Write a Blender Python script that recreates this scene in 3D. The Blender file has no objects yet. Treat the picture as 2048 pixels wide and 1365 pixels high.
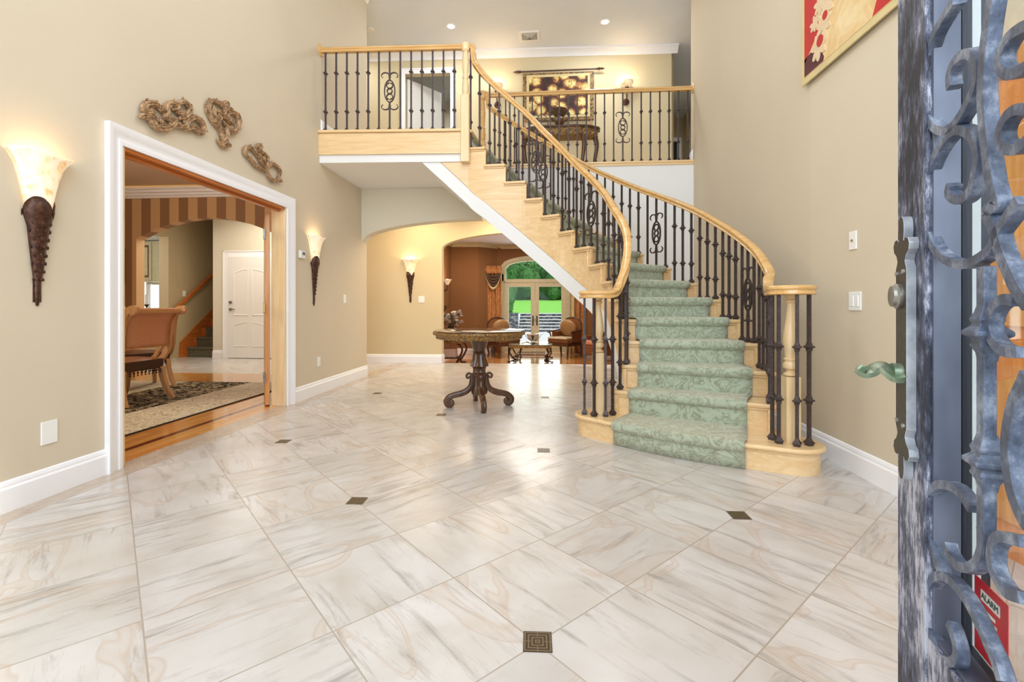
import bpy, bmesh, math, random
from mathutils import Vector, Matrix
random.seed(7)
scene = bpy.context.scene
COL = scene.collection
# ------------------------------------------------------------------ camera
F_PX, CX, CY, YAW, EYE = 942.5, 1021.0, 614.0, math.radians(4.63), 1.03
W, HH = 2048.0, 1365.0
cd = bpy.data.cameras.new('camera'); cam = bpy.data.objects.new('camera', cd); COL.objects.link(cam)
cd.sensor_fit = 'HORIZONTAL'; cd.sensor_width = 36.0; cd.lens = F_PX / W * 36.0
cd.shift_x = (W / 2 - CX) / W; cd.shift_y = -(HH / 2 - CY) / W
cd.clip_start = 0.02; cd.clip_end = 400
cam.location = (0, 0, EYE); cam.rotation_euler = (math.pi / 2, 0, YAW)
scene.camera = cam
# ------------------------------------------------------------------ view, world, lights
vs = scene.view_settings
vs.view_transform = 'Standard'; vs.look = 'None'; vs.gamma = 1.0; vs.use_curve_mapping = False
vs.exposure = 0.0
wd = bpy.data.worlds.new('sky'); scene.world = wd; wd.use_nodes = True
wn = wd.node_tree; wn.nodes.clear()
wo = wn.nodes.new('ShaderNodeOutputWorld'); wb = wn.nodes.new('ShaderNodeBackground')
wb.inputs['Color'].default_value = (0.78, 0.89, 1.0, 1); wb.inputs['Strength'].default_value = 1.1
wn.links.new(wb.outputs[0], wo.inputs[0])

def light(kind, name, loc, power, color=(1, 1, 1), size=0.3, size_y=None, rot=(0, 0, 0), spot=None, blend=0.5):
    l = bpy.data.lights.new(name, kind); l.energy = power; l.color = color
    if kind == 'AREA':
        l.size = size
        if size_y: l.shape = 'RECTANGLE'; l.size_y = size_y
        else: l.shape = 'DISK'
    elif kind in ('POINT', 'SPOT'):
        l.shadow_soft_size = size
        if kind == 'SPOT': l.spot_size = spot or 2.0; l.spot_blend = blend
    elif kind == 'SUN': l.angle = size
    o = bpy.data.objects.new(name, l); COL.objects.link(o); o.location = loc; o.rotation_euler = rot
    return o
WARM = (1.0, 0.80, 0.55); SOFT = (1.0, 0.92, 0.80)
light('SUN', 'sun_light', (8, 20, 12), 3.2, (1, 0.97, 0.9), 0.05, rot=(math.radians(38), math.radians(30), math.radians(20)))
# daylight entering through the open entrance and the tall glazing over it, behind the camera
light('AREA', 'entrance_daylight', (-0.4, -2.0, 3.5), 240, (0.80, 0.89, 1.0), 4.4, 4.2, rot=(math.radians(93), 0, 0))
light('POINT', 'foyer_fill_light', (-0.4, 3.2, 4.4), 62, (0.97, 0.97, 1.0), 0.45)  # added overhead fill for ceiling and upper walls; no chandelier hangs here
for cx, cy, cz, pw in ((-1.618, 7.726, 5.64, 24), (0.918, 7.81, 5.64, 24), (-3.6, 7.9, 5.64, 16), (-1.8, 9.7, 5.5, 22), (2.75, 10.5, 5.4, 8)):  # first two at the ceiling fittings; the others are added fill without fittings
    light('AREA', 'downlight_and_fill', (cx, cy, cz), pw * 0.8, (0.92, 0.96, 1.0), 0.5)
light('AREA', 'lower_hall_fill', (-0.6, 7.7, 2.70), 40, WARM, 1.3)  # added hall fill without fittings, both discs wide to dim their floor reflections
light('AREA', 'lower_hall_fill', (-2.3, 7.7, 2.70), 22, WARM, 1.2)
light('AREA', 'side_hall_fill', (-5.3, 7.9, 2.90), 40, SOFT, 1.5)  # added soft fill with no fitting, widened so its reflection stays faint
light('POINT', 'dining_fill_light', (-4.7, 4.0, 2.1), 75, (1, 0.86, 0.68), 0.5)  # added fill lifting the dining room and its ceiling; no chandelier is modelled
light('POINT', 'kitchen_light', (-9.0, 7.6, 2.2), 60, (1, 0.97, 0.92), 0.2)
light('AREA', 'living_downlight', (-0.5, 11.2, 2.76), 60, SOFT, 1.6)
light('AREA', 'living_downlight', (-1.9, 11.6, 2.76), 24, WARM, 0.9)
light('AREA', 'living_window_daylight', (-0.4, 14.3, 0.9), 45, (0.95, 1, 0.97), 2.0, 2.2, rot=(math.radians(-90), 0, 0))

# ------------------------------------------------------------------ materials
def srgb(r, g, b):
    f = lambda c: (c / 255 / 12.92) if c / 255 <= 0.04045 else ((c / 255 + 0.055) / 1.055) ** 2.4
    return (f(r), f(g), f(b), 1)
class NT:
    """tiny node helper"""
    def __init__(s, name, rough=0.5, metal=0.0, spec=0.5, coat=0.0):
        s.m = bpy.data.materials.new(name); s.m.use_nodes = True; s.t = s.m.node_tree
        s.b = s.t.nodes['Principled BSDF']
        s.b.inputs['Roughness'].default_value = rough; s.b.inputs['Metallic'].default_value = metal
        s.b.inputs['Specular IOR Level'].default_value = spec; s.b.inputs['Coat Weight'].default_value = coat
        s.geo = None
    def n(s, typ, **kw):
        nd = s.t.nodes.new(typ)
        for k, v in kw.items():
            if k.startswith('_'): setattr(nd, k[1:], v)
        return nd
    def link(s, a, b): s.t.links.new(a, b)
    def co(s, kind='Object', scale=(1, 1, 1), rot=(0, 0, 0), loc=(0, 0, 0)):
        tc = s.n('ShaderNodeTexCoord'); mp = s.n('ShaderNodeMapping')
        mp.inputs['Scale'].default_value = scale; mp.inputs['Rotation'].default_value = rot; mp.inputs['Location'].default_value = loc
        s.link(tc.outputs[kind], mp.inputs[0]); return mp.outputs[0]
    def noise(s, vec, scale=5, detail=4, rough=0.5, dist=0.0):
        nd = s.n('ShaderNodeTexNoise'); nd.inputs['Scale'].default_value = scale; nd.inputs['Detail'].default_value = detail
        nd.inputs['Roughness'].default_value = rough; nd.inputs['Distortion'].default_value = dist
        if vec is not None: s.link(vec, nd.inputs['Vector'])
        return nd.outputs['Fac']
    def ramp(s, fac, stops, interp='LINEAR'):
        nd = s.n('ShaderNodeValToRGB'); r = nd.color_ramp; r.interpolation = interp
        while len(r.elements) < len(stops): r.elements.new(0.5)
        for e, (p, c) in zip(r.elements, stops): e.position = p; e.color = c
        s.link(fac, nd.inputs[0]); return nd.outputs[0]
    def mix(s, fac, a, b, mode='MIX'):
        nd = s.n('ShaderNodeMix'); nd.data_type = 'RGBA'; nd.blend_type = mode
        if isinstance(fac, (int, float)): nd.inputs[0].default_value = fac
        else: s.link(fac, nd.inputs[0])
        for v, i in ((a, 6), (b, 7)):
            if isinstance(v, tuple): nd.inputs[i].default_value = v
            else: s.link(v, nd.inputs[i])
        return nd.outputs[2]
    def math(s, op, a, b=None, c=None):
        nd = s.n('ShaderNodeMath'); nd.operation = op
        for i, v in enumerate((a, b, c)):
            if v is None: continue
            if isinstance(v, (int, float)): nd.inputs[i].default_value = v
            else: s.link(v, nd.inputs[i])
        return nd.outputs[0]
    def vm(s, op, a, b=None):
        nd = s.n('ShaderNodeVectorMath'); nd.operation = op
        for i, v in enumerate((a, b)):
            if v is None: continue
            if isinstance(v, tuple): nd.inputs[i].default_value = v
            elif isinstance(v, (int, float)): nd.inputs['Scale'].default_value = v
            else: s.link(v, nd.inputs[i])
        return nd.outputs[0]
    def col(s, c):
        if isinstance(c, tuple): s.b.inputs['Base Color'].default_value = c
        else: s.link(c, s.b.inputs['Base Color'])
        return s
    def bump(s, h, strength=0.2, dist=0.01):
        nd = s.n('ShaderNodeBump'); nd.inputs['Strength'].default_value = strength; nd.inputs['Distance'].default_value = dist
        s.link(h, nd.inputs['Height']); s.link(nd.outputs[0], s.b.inputs['Normal']); return s
MAT = {}
def paint(name, c, rough=0.7, var=0.04, bump=0.05):
    k = NT(name, rough, spec=0.3); co = k.co()
    n = k.noise(co, 1.3, 3)
    d = tuple(x * (1 - var) for x in c[:3]) + (1,)
    k.col(k.ramp(n, [(0.3, d), (0.7, c)])); k.bump(k.noise(co, 220, 2), bump, 0.002); MAT[name] = k.m; return k.m
paint('tan_paint', srgb(219, 206, 182)); paint('gold_paint', srgb(222, 206, 168)); paint('cream_paint', srgb(226, 218, 196))
paint('white_paint', srgb(240, 240, 237)); paint('ceiling_paint', srgb(236, 241, 250)); paint('trim_white', srgb(250, 250, 252), 0.35, 0.01, 0.01)
paint('brown_paint', srgb(136, 94, 58)); paint('dining_ceiling', srgb(196, 172, 150)); paint('hall_olive', srgb(196, 178, 140))
paint('door_white', srgb(240, 238, 232), 0.4, 0.01, 0.02); paint('plastic_white', srgb(245, 245, 240), 0.3, 0.0, 0.0)
paint('stone_patio', srgb(205, 205, 205), 0.8)
def wood(name, c1, c2, rough=0.3, axis=0, scale=1.0, coat=0.2, grain=1.0):
    k = NT(name, rough, coat=coat); k.b.inputs['Coat Roughness'].default_value = 0.12
    sc = [18 * scale, 18 * scale, 18 * scale]; sc[axis] = 1.1 * scale
    co = k.co(scale=tuple(sc)); n = k.noise(co, 1.0, 6, 0.6, 1.2)
    co2 = k.co(scale=tuple(v * 4 for v in sc)); n2 = k.noise(co2, 1.0, 3, 0.6)
    f = k.math('ADD', k.math('MULTIPLY', n, 0.75), k.math('MULTIPLY', n2, 0.25 * grain))
    k.col(k.ramp(f, [(0.32, c2), (0.5, tuple((a + b) / 2 for a, b in zip(c1, c2))), (0.66, c1)]))
    k.bump(n2, 0.06, 0.002); MAT[name] = k.m; return k.m
wood('light_oak', srgb(243, 214, 166), srgb(226, 186, 128), axis=0); wood('light_oak_y', srgb(243, 214, 166), srgb(226, 186, 128), axis=1)
wood('light_oak_z', srgb(244, 220, 176), srgb(228, 192, 138), axis=2); wood('rail_oak', srgb(232, 192, 128), srgb(206, 156, 90), 0.22, axis=0, coat=0.5)
wood('orange_oak_z', srgb(226, 168, 96), srgb(196, 122, 56), 0.3, axis=2); wood('orange_oak', srgb(206, 128, 58), srgb(176, 92, 34), 0.3, axis=1)
wood('closet_oak_z', srgb(232, 160, 92), srgb(206, 122, 60), 0.3, axis=2)
wood('dark_carved', srgb(104, 66, 40), srgb(44, 26, 16), 0.32, axis=2, scale=0.8, coat=0.4); wood('walnut', srgb(96, 56, 32), srgb(58, 32, 18), 0.35, axis=2, coat=0.3)
wood('blond_wood', srgb(214, 170, 126), srgb(190, 142, 98), 0.35, axis=2)
def metal(name, c1, c2, rough=0.45, met=0.6, scale=30, bump=0.3):
    k = NT(name, rough, met); co = k.co(); n = k.noise(co, scale, 5, 0.65)
    k.col(k.ramp(n, [(0.35, c1), (0.65, c2)])); k.bump(n, bump, 0.003); MAT[name] = k.m; return k.m
metal('baluster_iron', srgb(60, 48, 46), srgb(82, 70, 68), 0.45, 0.3, 60, 0.15)
metal('bronze_dark', srgb(62, 34, 24), srgb(96, 66, 50), 0.4, 0.5, 40, 0.4)
metal('ornament_bronze', srgb(112, 84, 58), srgb(204, 166, 122), 0.5, 0.2, 35, 0.5)
metal('satin_nickel', srgb(120, 118, 112), srgb(160, 158, 150), 0.35, 0.8, 20, 0.05)
metal('brass', srgb(170, 140, 80), srgb(200, 170, 110), 0.3, 0.8, 20, 0.05)
metal('plate_silver', srgb(150, 156, 164), srgb(196, 200, 206), 0.35, 0.3, 20, 0.05)
metal('lock_bronze', srgb(62, 56, 50), srgb(78, 72, 64), 0.4, 0.4, 90, 0.08)
metal('handle_verdigris', srgb(120, 140, 112), srgb(176, 186, 166), 0.35, 0.6, 25, 0.1)
metal('gilt_carving', srgb(70, 46, 26), srgb(190, 148, 84), 0.4, 0.3, 60, 0.5)
k = NT('patina_iron', 0.42, 0.1); co = k.co(scale=(1, 1, 1)); n1 = k.noise(co, 16, 4, 0.55); n2 = k.noise(k.co(scale=(90, 90, 60)), 1, 5, 0.7)
f = k.math('ADD', k.math('MULTIPLY', n1, 0.55), k.math('MULTIPLY', n2, 0.45))
k.col(k.ramp(f, [(0.34, srgb(52, 59, 76)), (0.5, srgb(90, 101, 123)), (0.68, srgb(160, 170, 188))])); k.bump(n2, 0.15, 0.002); MAT['patina_iron'] = k.m
k = NT('worn_iron', 0.6, 0.0); n1 = k.noise(k.co(), 5, 3, 0.6); n2 = k.noise(k.co(scale=(95, 95, 22)), 1, 6, 0.75)
f = k.math('ADD', k.math('MULTIPLY', n1, 0.6), k.math('MULTIPLY', n2, 0.5))
k.col(k.ramp(f, [(0.47, srgb(34, 38, 52)), (0.55, srgb(94, 100, 122)), (0.62, srgb(188, 192, 208))])); k.bump(n2, 0.2, 0.002); MAT['worn_iron'] = k.m
k = NT('smooth_iron', 0.42, 0.2); n1 = k.noise(k.co(scale=(6, 6, 2.0)), 1, 4, 0.5); k.col(k.ramp(n1, [(0.3, srgb(58, 64, 80)), (0.7, srgb(124, 132, 152))])); MAT['smooth_iron'] = k.m
k = NT('black_iron', 0.4, 0.3); k.col(srgb(34, 36, 44)); MAT['black_iron'] = k.m
def flat(name, c, rough=0.5, metal_=0.0, spec=0.5):
    k = NT(name, rough, metal_, spec); n = k.noise(k.co(), 12, 3); d = tuple(x * 0.88 for x in c[:3]) + (1,)
    k.col(k.ramp(n, [(0.3, d), (0.7, c)])); MAT[name] = k.m; return k.m
flat('screw_steel', srgb(200, 198, 190), 0.3, 0.8); flat('dark_hole', srgb(14, 13, 12), 0.8); flat('gasket', srgb(206, 212, 214), 0.5)
flat('sticker_red', srgb(196, 30, 40), 0.4); flat('sticker_white', srgb(236, 236, 232), 0.4); flat('sticker_ink', srgb(30, 70, 60), 0.4)
flat('leather_tan', srgb(166, 124, 78), 0.35); flat('seat_cream', srgb(206, 184, 152), 0.5); flat('leather_brown', srgb(136, 86, 48), 0.4)
flat('brown_velvet', srgb(74, 52, 36), 0.8); flat('swag_dark', srgb(70, 48, 34), 0.4); flat('tassel_dark', srgb(46, 34, 28), 0.8)
flat('petal_white', srgb(226, 218, 210), 0.6); flat('petal_cream', srgb(232, 206, 166), 0.7); flat('leaf_dark', srgb(66, 60, 38), 0.6); flat('vent_grey', srgb(110, 110, 110), 0.5)
flat('rose_fabric', srgb(214, 150, 120), 0.8); flat('cabinet_cream', srgb(214, 204, 168), 0.4); flat('paper_pink', srgb(222, 200, 190), 0.6)
flat('shade_black', srgb(24, 22, 22), 0.7)
flat('dark_door', srgb(36, 30, 30), 0.6); flat('canvas_cream', srgb(224, 204, 150), 0.8); flat('grout_line', srgb(120, 90, 60), 0.8)
def emit(name, c, strength, base=None):
    k = NT(name, 0.5); k.col(base or c); k.b.inputs['Emission Color'].default_value = c; k.b.inputs['Emission Strength'].default_value = strength; MAT[name] = k.m; return k.m
emit('bulb_glow', (1, 0.93, 0.82, 1), 9.0); emit('cove_glow', srgb(255, 222, 150), 1.3)
k = NT('alabaster', 0.35, spec=0.4); n = k.noise(k.co(), 9, 5, 0.6, 1.5)
c = k.ramp(n, [(0.38, srgb(238, 196, 138)), (0.5, srgb(252, 232, 196)), (0.7, srgb(255, 246, 226))]); k.col(c); k.link(c, k.b.inputs['Emission Color']); k.b.inputs['Emission Strength'].default_value = 0.34; MAT['alabaster'] = k.m
k = NT('fabric_peach', 0.85, spec=0.2); n = k.noise(k.co(), 260, 2); k.col(k.ramp(n, [(0.3, srgb(186, 132, 98)), (0.7, srgb(220, 168, 134))])); k.bump(n, 0.3, 0.002); MAT['fabric_peach'] = k.m
k = NT('drape_gold', 0.5, spec=0.5); n = k.noise(k.co(scale=(1, 1, 0.4)), 30, 4); k.col(k.ramp(n, [(0.3, srgb(156, 96, 50)), (0.7, srgb(206, 150, 94))])); MAT['drape_gold'] = k.m
k = NT('drape_sheer', 0.6); n = k.noise(k.co(scale=(1, 1, 0.3)), 30, 4); k.col(k.ramp(n, [(0.3, srgb(190, 166, 116)), (0.7, srgb(226, 208, 160))])); MAT['drape_sheer'] = k.m
# glass
def glass(name, tint=(1, 1, 1, 1), mixf=0.12, rough=0.02):
    m = bpy.data.materials.new(name); m.use_nodes = True; t = m.node_tree; t.nodes.clear()
    o = t.nodes.new('ShaderNodeOutputMaterial'); mx = t.nodes.new('ShaderNodeMixShader'); tr = t.nodes.new('ShaderNodeBsdfTransparent'); gl = t.nodes.new('ShaderNodeBsdfGlossy')
    tr.inputs[0].default_value = tint; gl.inputs['Roughness'].default_value = rough; lw = t.nodes.new('ShaderNodeLayerWeight'); lw.inputs[0].default_value = 0.5
    pw_ = t.nodes.new('ShaderNodeMath'); pw_.operation = 'POWER'; pw_.inputs[1].default_value = 5.0; t.links.new(lw.outputs['Facing'], pw_.inputs[0])
    mu = t.nodes.new('ShaderNodeMath'); mu.operation = 'MULTIPLY_ADD'; mu.inputs[1].default_value = 0.7; mu.inputs[2].default_value = mixf * 0.5; t.links.new(pw_.outputs[0], mu.inputs[0])
    t.links.new(mu.outputs[0], mx.inputs[0]); t.links.new(tr.outputs[0], mx.inputs[1]); t.links.new(gl.outputs[0], mx.inputs[2]); t.links.new(mx.outputs[0], o.inputs[0])
    MAT[name] = m; return m
glass('window_glass', (0.98, 0.99, 0.98, 1), 0.015); glass('door_glass', (0.97, 0.98, 0.97, 1), 0.06); glass('table_glass', (0.55, 0.68, 0.64, 1), 0.25)
k = NT('dark_marble', 0.14, coat=0.15, spec=0.4); n = k.noise(k.co(), 14, 7, 0.7, 2.5); k.col(k.ramp(n, [(0.40, srgb(38, 24, 18)), (0.5, srgb(96, 66, 48)), (0.56, srgb(50, 32, 24)), (0.72, srgb(150, 120, 96))])); MAT['dark_marble'] = k.m

# --- marble floor tiles laid diagonally, 0.457 m, with a straight border along the left wall
TX, TY, TS = -0.682, 1.443, 0.457
def tile_floor(name):
    k = NT(name, 0.25, spec=0.45, coat=0.12); k.b.inputs['Coat Roughness'].default_value = 0.18
    tc = k.n('ShaderNodeNewGeometry'); sep = k.n('ShaderNodeSeparateXYZ'); k.link(tc.outputs['Position'], sep.inputs[0])
    s = TS / math.sqrt(2)
    a = k.math('DIVIDE', k.math('SUBTRACT', sep.outputs[0], TX), s); b = k.math('DIVIDE', k.math('SUBTRACT', sep.outputs[1], TY), s)
    u = k.math('MULTIPLY', k.math('ADD', a, b), 0.5); v = k.math('MULTIPLY', k.math('SUBTRACT', a, b), 0.5)
    iu = k.math('FLOOR', u); iv = k.math('FLOOR', v); fu = k.math('FRACT', u); fv = k.math('FRACT', v)
    cmb = k.n('ShaderNodeCombineXYZ'); k.link(iu, cmb.inputs[0]); k.link(iv, cmb.inputs[1])
    wn = k.n('ShaderNodeTexWhiteNoise'); wn.noise_dimensions = '2D'; k.link(cmb.outputs[0], wn.inputs[0])
    rnd = wn.outputs['Color']; rv = wn.outputs['Value']
    # vein coordinates: tile-local, turned a quarter on about half of the tiles, shifted by a random offset
    sw = k.math('GREATER_THAN', rv, 0.55)
    def lerp(x, y, f): return k.math('ADD', k.math('MULTIPLY', x, k.math('SUBTRACT', 1.0, f)), k.math('MULTIPLY', y, f))
    p = lerp(fu, fv, sw); q = lerp(fv, fu, sw)
    loc = k.n('ShaderNodeCombineXYZ'); k.link(p, loc.inputs[0]); k.link(q, loc.inputs[1])
    off = k.vm('ADD', loc.outputs[0], k.vm('SCALE', rnd, 40.0))
    nb = k.noise(off, 1.6, 3, 0.5, 0.4)
    st = k.n('ShaderNodeMapping'); st.inputs['Scale'].default_value = (0.45, 3.4, 1); st.inputs['Rotation'].default_value = (0, 0, 0.12); k.link(off, st.inputs[0])
    n1 = k.noise(st.outputs[0], 2.0, 10, 0.80, 0.5)
    st2 = k.n('ShaderNodeMapping'); st2.inputs['Scale'].default_value = (0.5, 1.3, 1); st2.inputs['Rotation'].default_value = (0, 0, 0.5); k.link(off, st2.inputs[0])
    n2 = k.noise(st2.outputs[0], 0.8, 2, 0.4, 1.2)
    base = k.ramp(nb, [(0.25, srgb(196, 188, 178)), (0.5, srgb(208, 203, 197)), (0.75, srgb(217, 214, 211))])
    streak = k.ramp(n1, [(0.515, (0, 0, 0, 1)), (0.61, (0.6, 0.6, 0.6, 1)), (0.70, (1, 1, 1, 1))])
    c1 = k.mix(k.math('MULTIPLY', streak, 0.75), base, srgb(128, 117, 105))
    vein = k.ramp(n2, [(0.555, (0, 0, 0, 1)), (0.562, (0.9, 0.9, 0.9, 1)), (0.575, (0.3, 0.3, 0.3, 1)), (0.59, (0.45, 0.45, 0.45, 1)), (0.597, (1, 1, 1, 1)), (0.606, (0, 0, 0, 1))])
    c2 = k.mix(k.math('MULTIPLY', vein, 0.42), c1, srgb(190, 160, 130))
    # tone varies a little tile to tile
    tone = k.math('ADD', 0.93, k.math('MULTIPLY', rv, 0.10)); tc2 = k.n('ShaderNodeCombineXYZ')
    for i in range(3): k.link(tone, tc2.inputs[i])
    c2 = k.mix(1.0, c2, tc2.outputs[0], 'MULTIPLY')
    # border course along the left wall
    inb = k.math('LESS_THAN', sep.outputs[0], -2.575)
    bn = k.noise(k.co(scale=(6, 1.2, 1)), 2.5, 7, 0.7, 0.6)
    bc = k.ramp(bn, [(0.3, srgb(168, 148, 128)), (0.55, srgb(196, 180, 162)), (0.8, srgb(204, 192, 178))])
    inb = k.math('MULTIPLY', inb, k.math('GREATER_THAN', sep.outputs[0], -2.80))
    c3 = k.mix(inb, c2, bc)
    def edge(f, w):
        return k.math('LESS_THAN', k.math('MINIMUM', f, k.math('SUBTRACT', 1.0, f)), w)
    g = k.math('MAXIMUM', edge(fu, 0.0055), edge(fv, 0.0055)); g = k.math('MULTIPLY', g, k.math('SUBTRACT', 1.0, inb))
    gl = k.math('LESS_THAN', k.math('ABSOLUTE', k.math('ADD', sep.outputs[0], 2.575)), 0.003); g = k.math('MAXIMUM', g, gl)
    k.col(k.mix(g, c3, srgb(176, 164, 150))); k.bump(k.math('SUBTRACT', 1.0, g), 0.25, 0.002)
    rr = k.math('ADD', 0.22, k.math('MULTIPLY', streak, 0.2)); k.link(rr, k.b.inputs['Roughness'])
    MAT[name] = k.m
tile_floor('marble_tiles')
# etched accent insets
k = NT('etched_inset', 0.35, 0.3); tc = k.n('ShaderNodeTexCoord'); sp = k.n('ShaderNodeSeparateXYZ'); k.link(tc.outputs['Object'], sp.inputs[0])
ax = k.math('ABSOLUTE', sp.outputs[0]); ay = k.math('ABSOLUTE', sp.outputs[1]); mxx = k.math('MAXIMUM', ax, ay)
ring = k.math('LESS_THAN', k.math('ABSOLUTE', k.math('SUBTRACT', k.math('FRACT', k.math('MULTIPLY', mxx, 90.0)), 0.5)), 0.16)
cross = k.math('LESS_THAN', k.math('MINIMUM', ax, ay), 0.0012); dd = k.math('MULTIPLY', cross, k.math('GREATER_THAN', mxx, 0.02))
k.col(k.mix(k.math('MAXIMUM', ring, dd), srgb(70, 56, 38), srgb(132, 114, 86))); MAT['etched_inset'] = k.m
# wood floor with dark inlay along the entry side
def wood_floor(name, ang=0.0, inlay=None, c1=srgb(214, 148, 78), c2=srgb(180, 108, 44)):
    k = NT(name, 0.16, coat=0.5); k.b.inputs['Coat Roughness'].default_value = 0.06
    br = k.n('ShaderNodeTexBrick'); br.offset = 0.37; br.inputs['Scale'].default_value = 1.0; br.inputs['Brick Width'].default_value = 0.9; br.inputs['Row Height'].default_value = 0.07; br.inputs['Mortar Size'].default_value = 0.0012
    tc = k.n('ShaderNodeNewGeometry'); mp = k.n('ShaderNodeMapping'); mp.inputs['Rotation'].default_value = (0, 0, ang); k.link(tc.outputs['Position'], mp.inputs[0]); k.link(mp.outputs[0], br.inputs['Vector'])
    br.inputs['Color1'].default_value = c1; br.inputs['Color2'].default_value = c2; br.inputs['Mortar'].default_value = tuple(x * 0.5 for x in c2[:3]) + (1,)
    mp2 = k.n('ShaderNodeMapping'); mp2.inputs['Rotation'].default_value = (0, 0, ang); mp2.inputs['Scale'].default_value = (3, 40, 1); k.link(tc.outputs['Position'], mp2.inputs[0])
    n = k.noise(mp2.outputs[0], 1, 5, 0.6); c = k.mix(0.25, br.outputs[0], k.ramp(n, [(0.3, c2), (0.7, c1)]))
    if inlay:
        sp = k.n('ShaderNodeSeparateXYZ'); k.link(tc.outputs['Position'], sp.inputs[0])
        f = k.math('LESS_THAN', k.math('ABSOLUTE', k.math('SUBTRACT', sp.outputs[0], inlay)), 0.028); c = k.mix(f, c, srgb(104, 40, 18))
    k.col(c); MAT[name] = k.m
wood_floor('dining_planks', math.pi / 2, -3.03, srgb(228, 168, 92), srgb(206, 136, 64)); wood_floor('living_planks', 0.0, None, srgb(222, 160, 96), srgb(196, 126, 62))
# striped wall paper
k = NT('striped_paper', 0.6); tc = k.n('ShaderNodeNewGeometry'); sp = k.n('ShaderNodeSeparateXYZ'); k.link(tc.outputs['Position'], sp.inputs[0])
f = k.math('LESS_THAN', k.math('FRACT', k.math('DIVIDE', k.math('ADD', sp.outputs[0], 20.09), 0.307)), 0.5)
k.col(k.mix(f, srgb(206, 168, 122), srgb(150, 112, 80))); MAT['striped_paper'] = k.m
# stair carpet
k = NT('green_carpet', 0.95, spec=0.1); co = k.co(); n = k.noise(co, 7.5, 3, 0.6, 3.0); fz = k.noise(co, 320, 2)
c = k.ramp(n, [(0.38, srgb(196, 206, 184)), (0.50, srgb(182, 194, 168)), (0.555, srgb(150, 150, 122)), (0.60, srgb(186, 196, 172)), (0.75, srgb(206, 214, 196))])
k.col(k.mix(k.math('MULTIPLY', fz, 0.35), c, srgb(140, 148, 126))); k.b.inputs['Sheen Weight'].default_value = 0.5; k.b.inputs['Sheen Tint'].default_value = (1.0, 0.82, 0.68, 1); k.bump(fz, 0.6, 0.006); MAT['green_carpet'] = k.m
k = NT('hall_carpet', 0.95, spec=0.1); fz = k.noise(k.co(), 60, 3); k.col(k.ramp(fz, [(0.3, srgb(84, 78, 62)), (0.7, srgb(124, 118, 98))])); MAT['hall_carpet'] = k.m
# rug
k = NT('rug_pattern', 0.95, spec=0.1); co = k.co(); sp = k.n('ShaderNodeSeparateXYZ'); k.link(co, sp.inputs[0])
n1 = k.noise(co, 5.5, 4, 0.65, 3.0); n2 = k.noise(co, 5, 3, 0.6, 3.5)
field = k.ramp(n1, [(0.38, srgb(196, 188, 160)), (0.5, srgb(226, 216, 190)), (0.56, srgb(150, 134, 104)), (0.62, srgb(226, 216, 192))])
dark = k.ramp(n2, [(0.42, srgb(30, 26, 32)), (0.48, srgb(40, 34, 36)), (0.51, srgb(190, 170, 130)), (0.56, srgb(50, 38, 36)), (0.62, srgb(196, 180, 146))])
band = k.math('MULTIPLY', k.math('GREATER_THAN', sp.outputs[0], 0.30), k.math('LESS_THAN', sp.outputs[0], 1.20))
k.col(k.mix(k.math('MULTIPLY', band, 1.0), field, dark)); k.bump(k.noise(co, 200, 2), 0.5, 0.004); MAT['rug_pattern'] = k.m
flat('rug_edge', srgb(40, 30, 26), 0.9)
# painted canvases (free floral inventions)
k = NT('blossom_canvas', 0.7); co = k.co(); wv = k.n('ShaderNodeTexVoronoi'); wv.inputs['Scale'].default_value = 5.0; k.link(k.vm('ADD', co, k.vm('SCALE', co, 0.0)), wv.inputs['Vector'])
n = k.noise(co, 16, 5, 0.7, 1.5); d = k.math('ADD', wv.outputs['Distance'], k.math('MULTIPLY', n, 0.5))
c = k.ramp(d, [(0.50, srgb(244, 228, 156)), (0.62, srgb(222, 186, 104)), (0.72, srgb(150, 92, 54)), (0.80, srgb(70, 40, 32)), (0.95, srgb(48, 32, 32))]); k.col(k.mix(k.ramp(n, [(0.5, (0, 0, 0, 1)), (0.62, (0.6, 0.6, 0.6, 1))]), c, srgb(120, 60, 40))); MAT['blossom_canvas'] = k.m
k = NT('gold_ground', 0.7); n = k.noise(k.co(), 4, 5, 0.6, 1.2); k.col(k.ramp(n, [(0.3, srgb(214, 168, 104)), (0.55, srgb(232, 204, 150)), (0.75, srgb(240, 222, 180))])); MAT['gold_ground'] = k.m
flat('banner_red', srgb(198, 48, 44), 0.7); flat('banner_maroon', srgb(96, 50, 52), 0.8)
k = NT('mottled_gold', 0.6, 0.1); n = k.noise(k.co(), 30, 5, 0.7); k.col(k.ramp(n, [(0.4, srgb(60, 44, 36)), (0.6, srgb(180, 140, 80))])); MAT['mottled_gold'] = k.m
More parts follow.
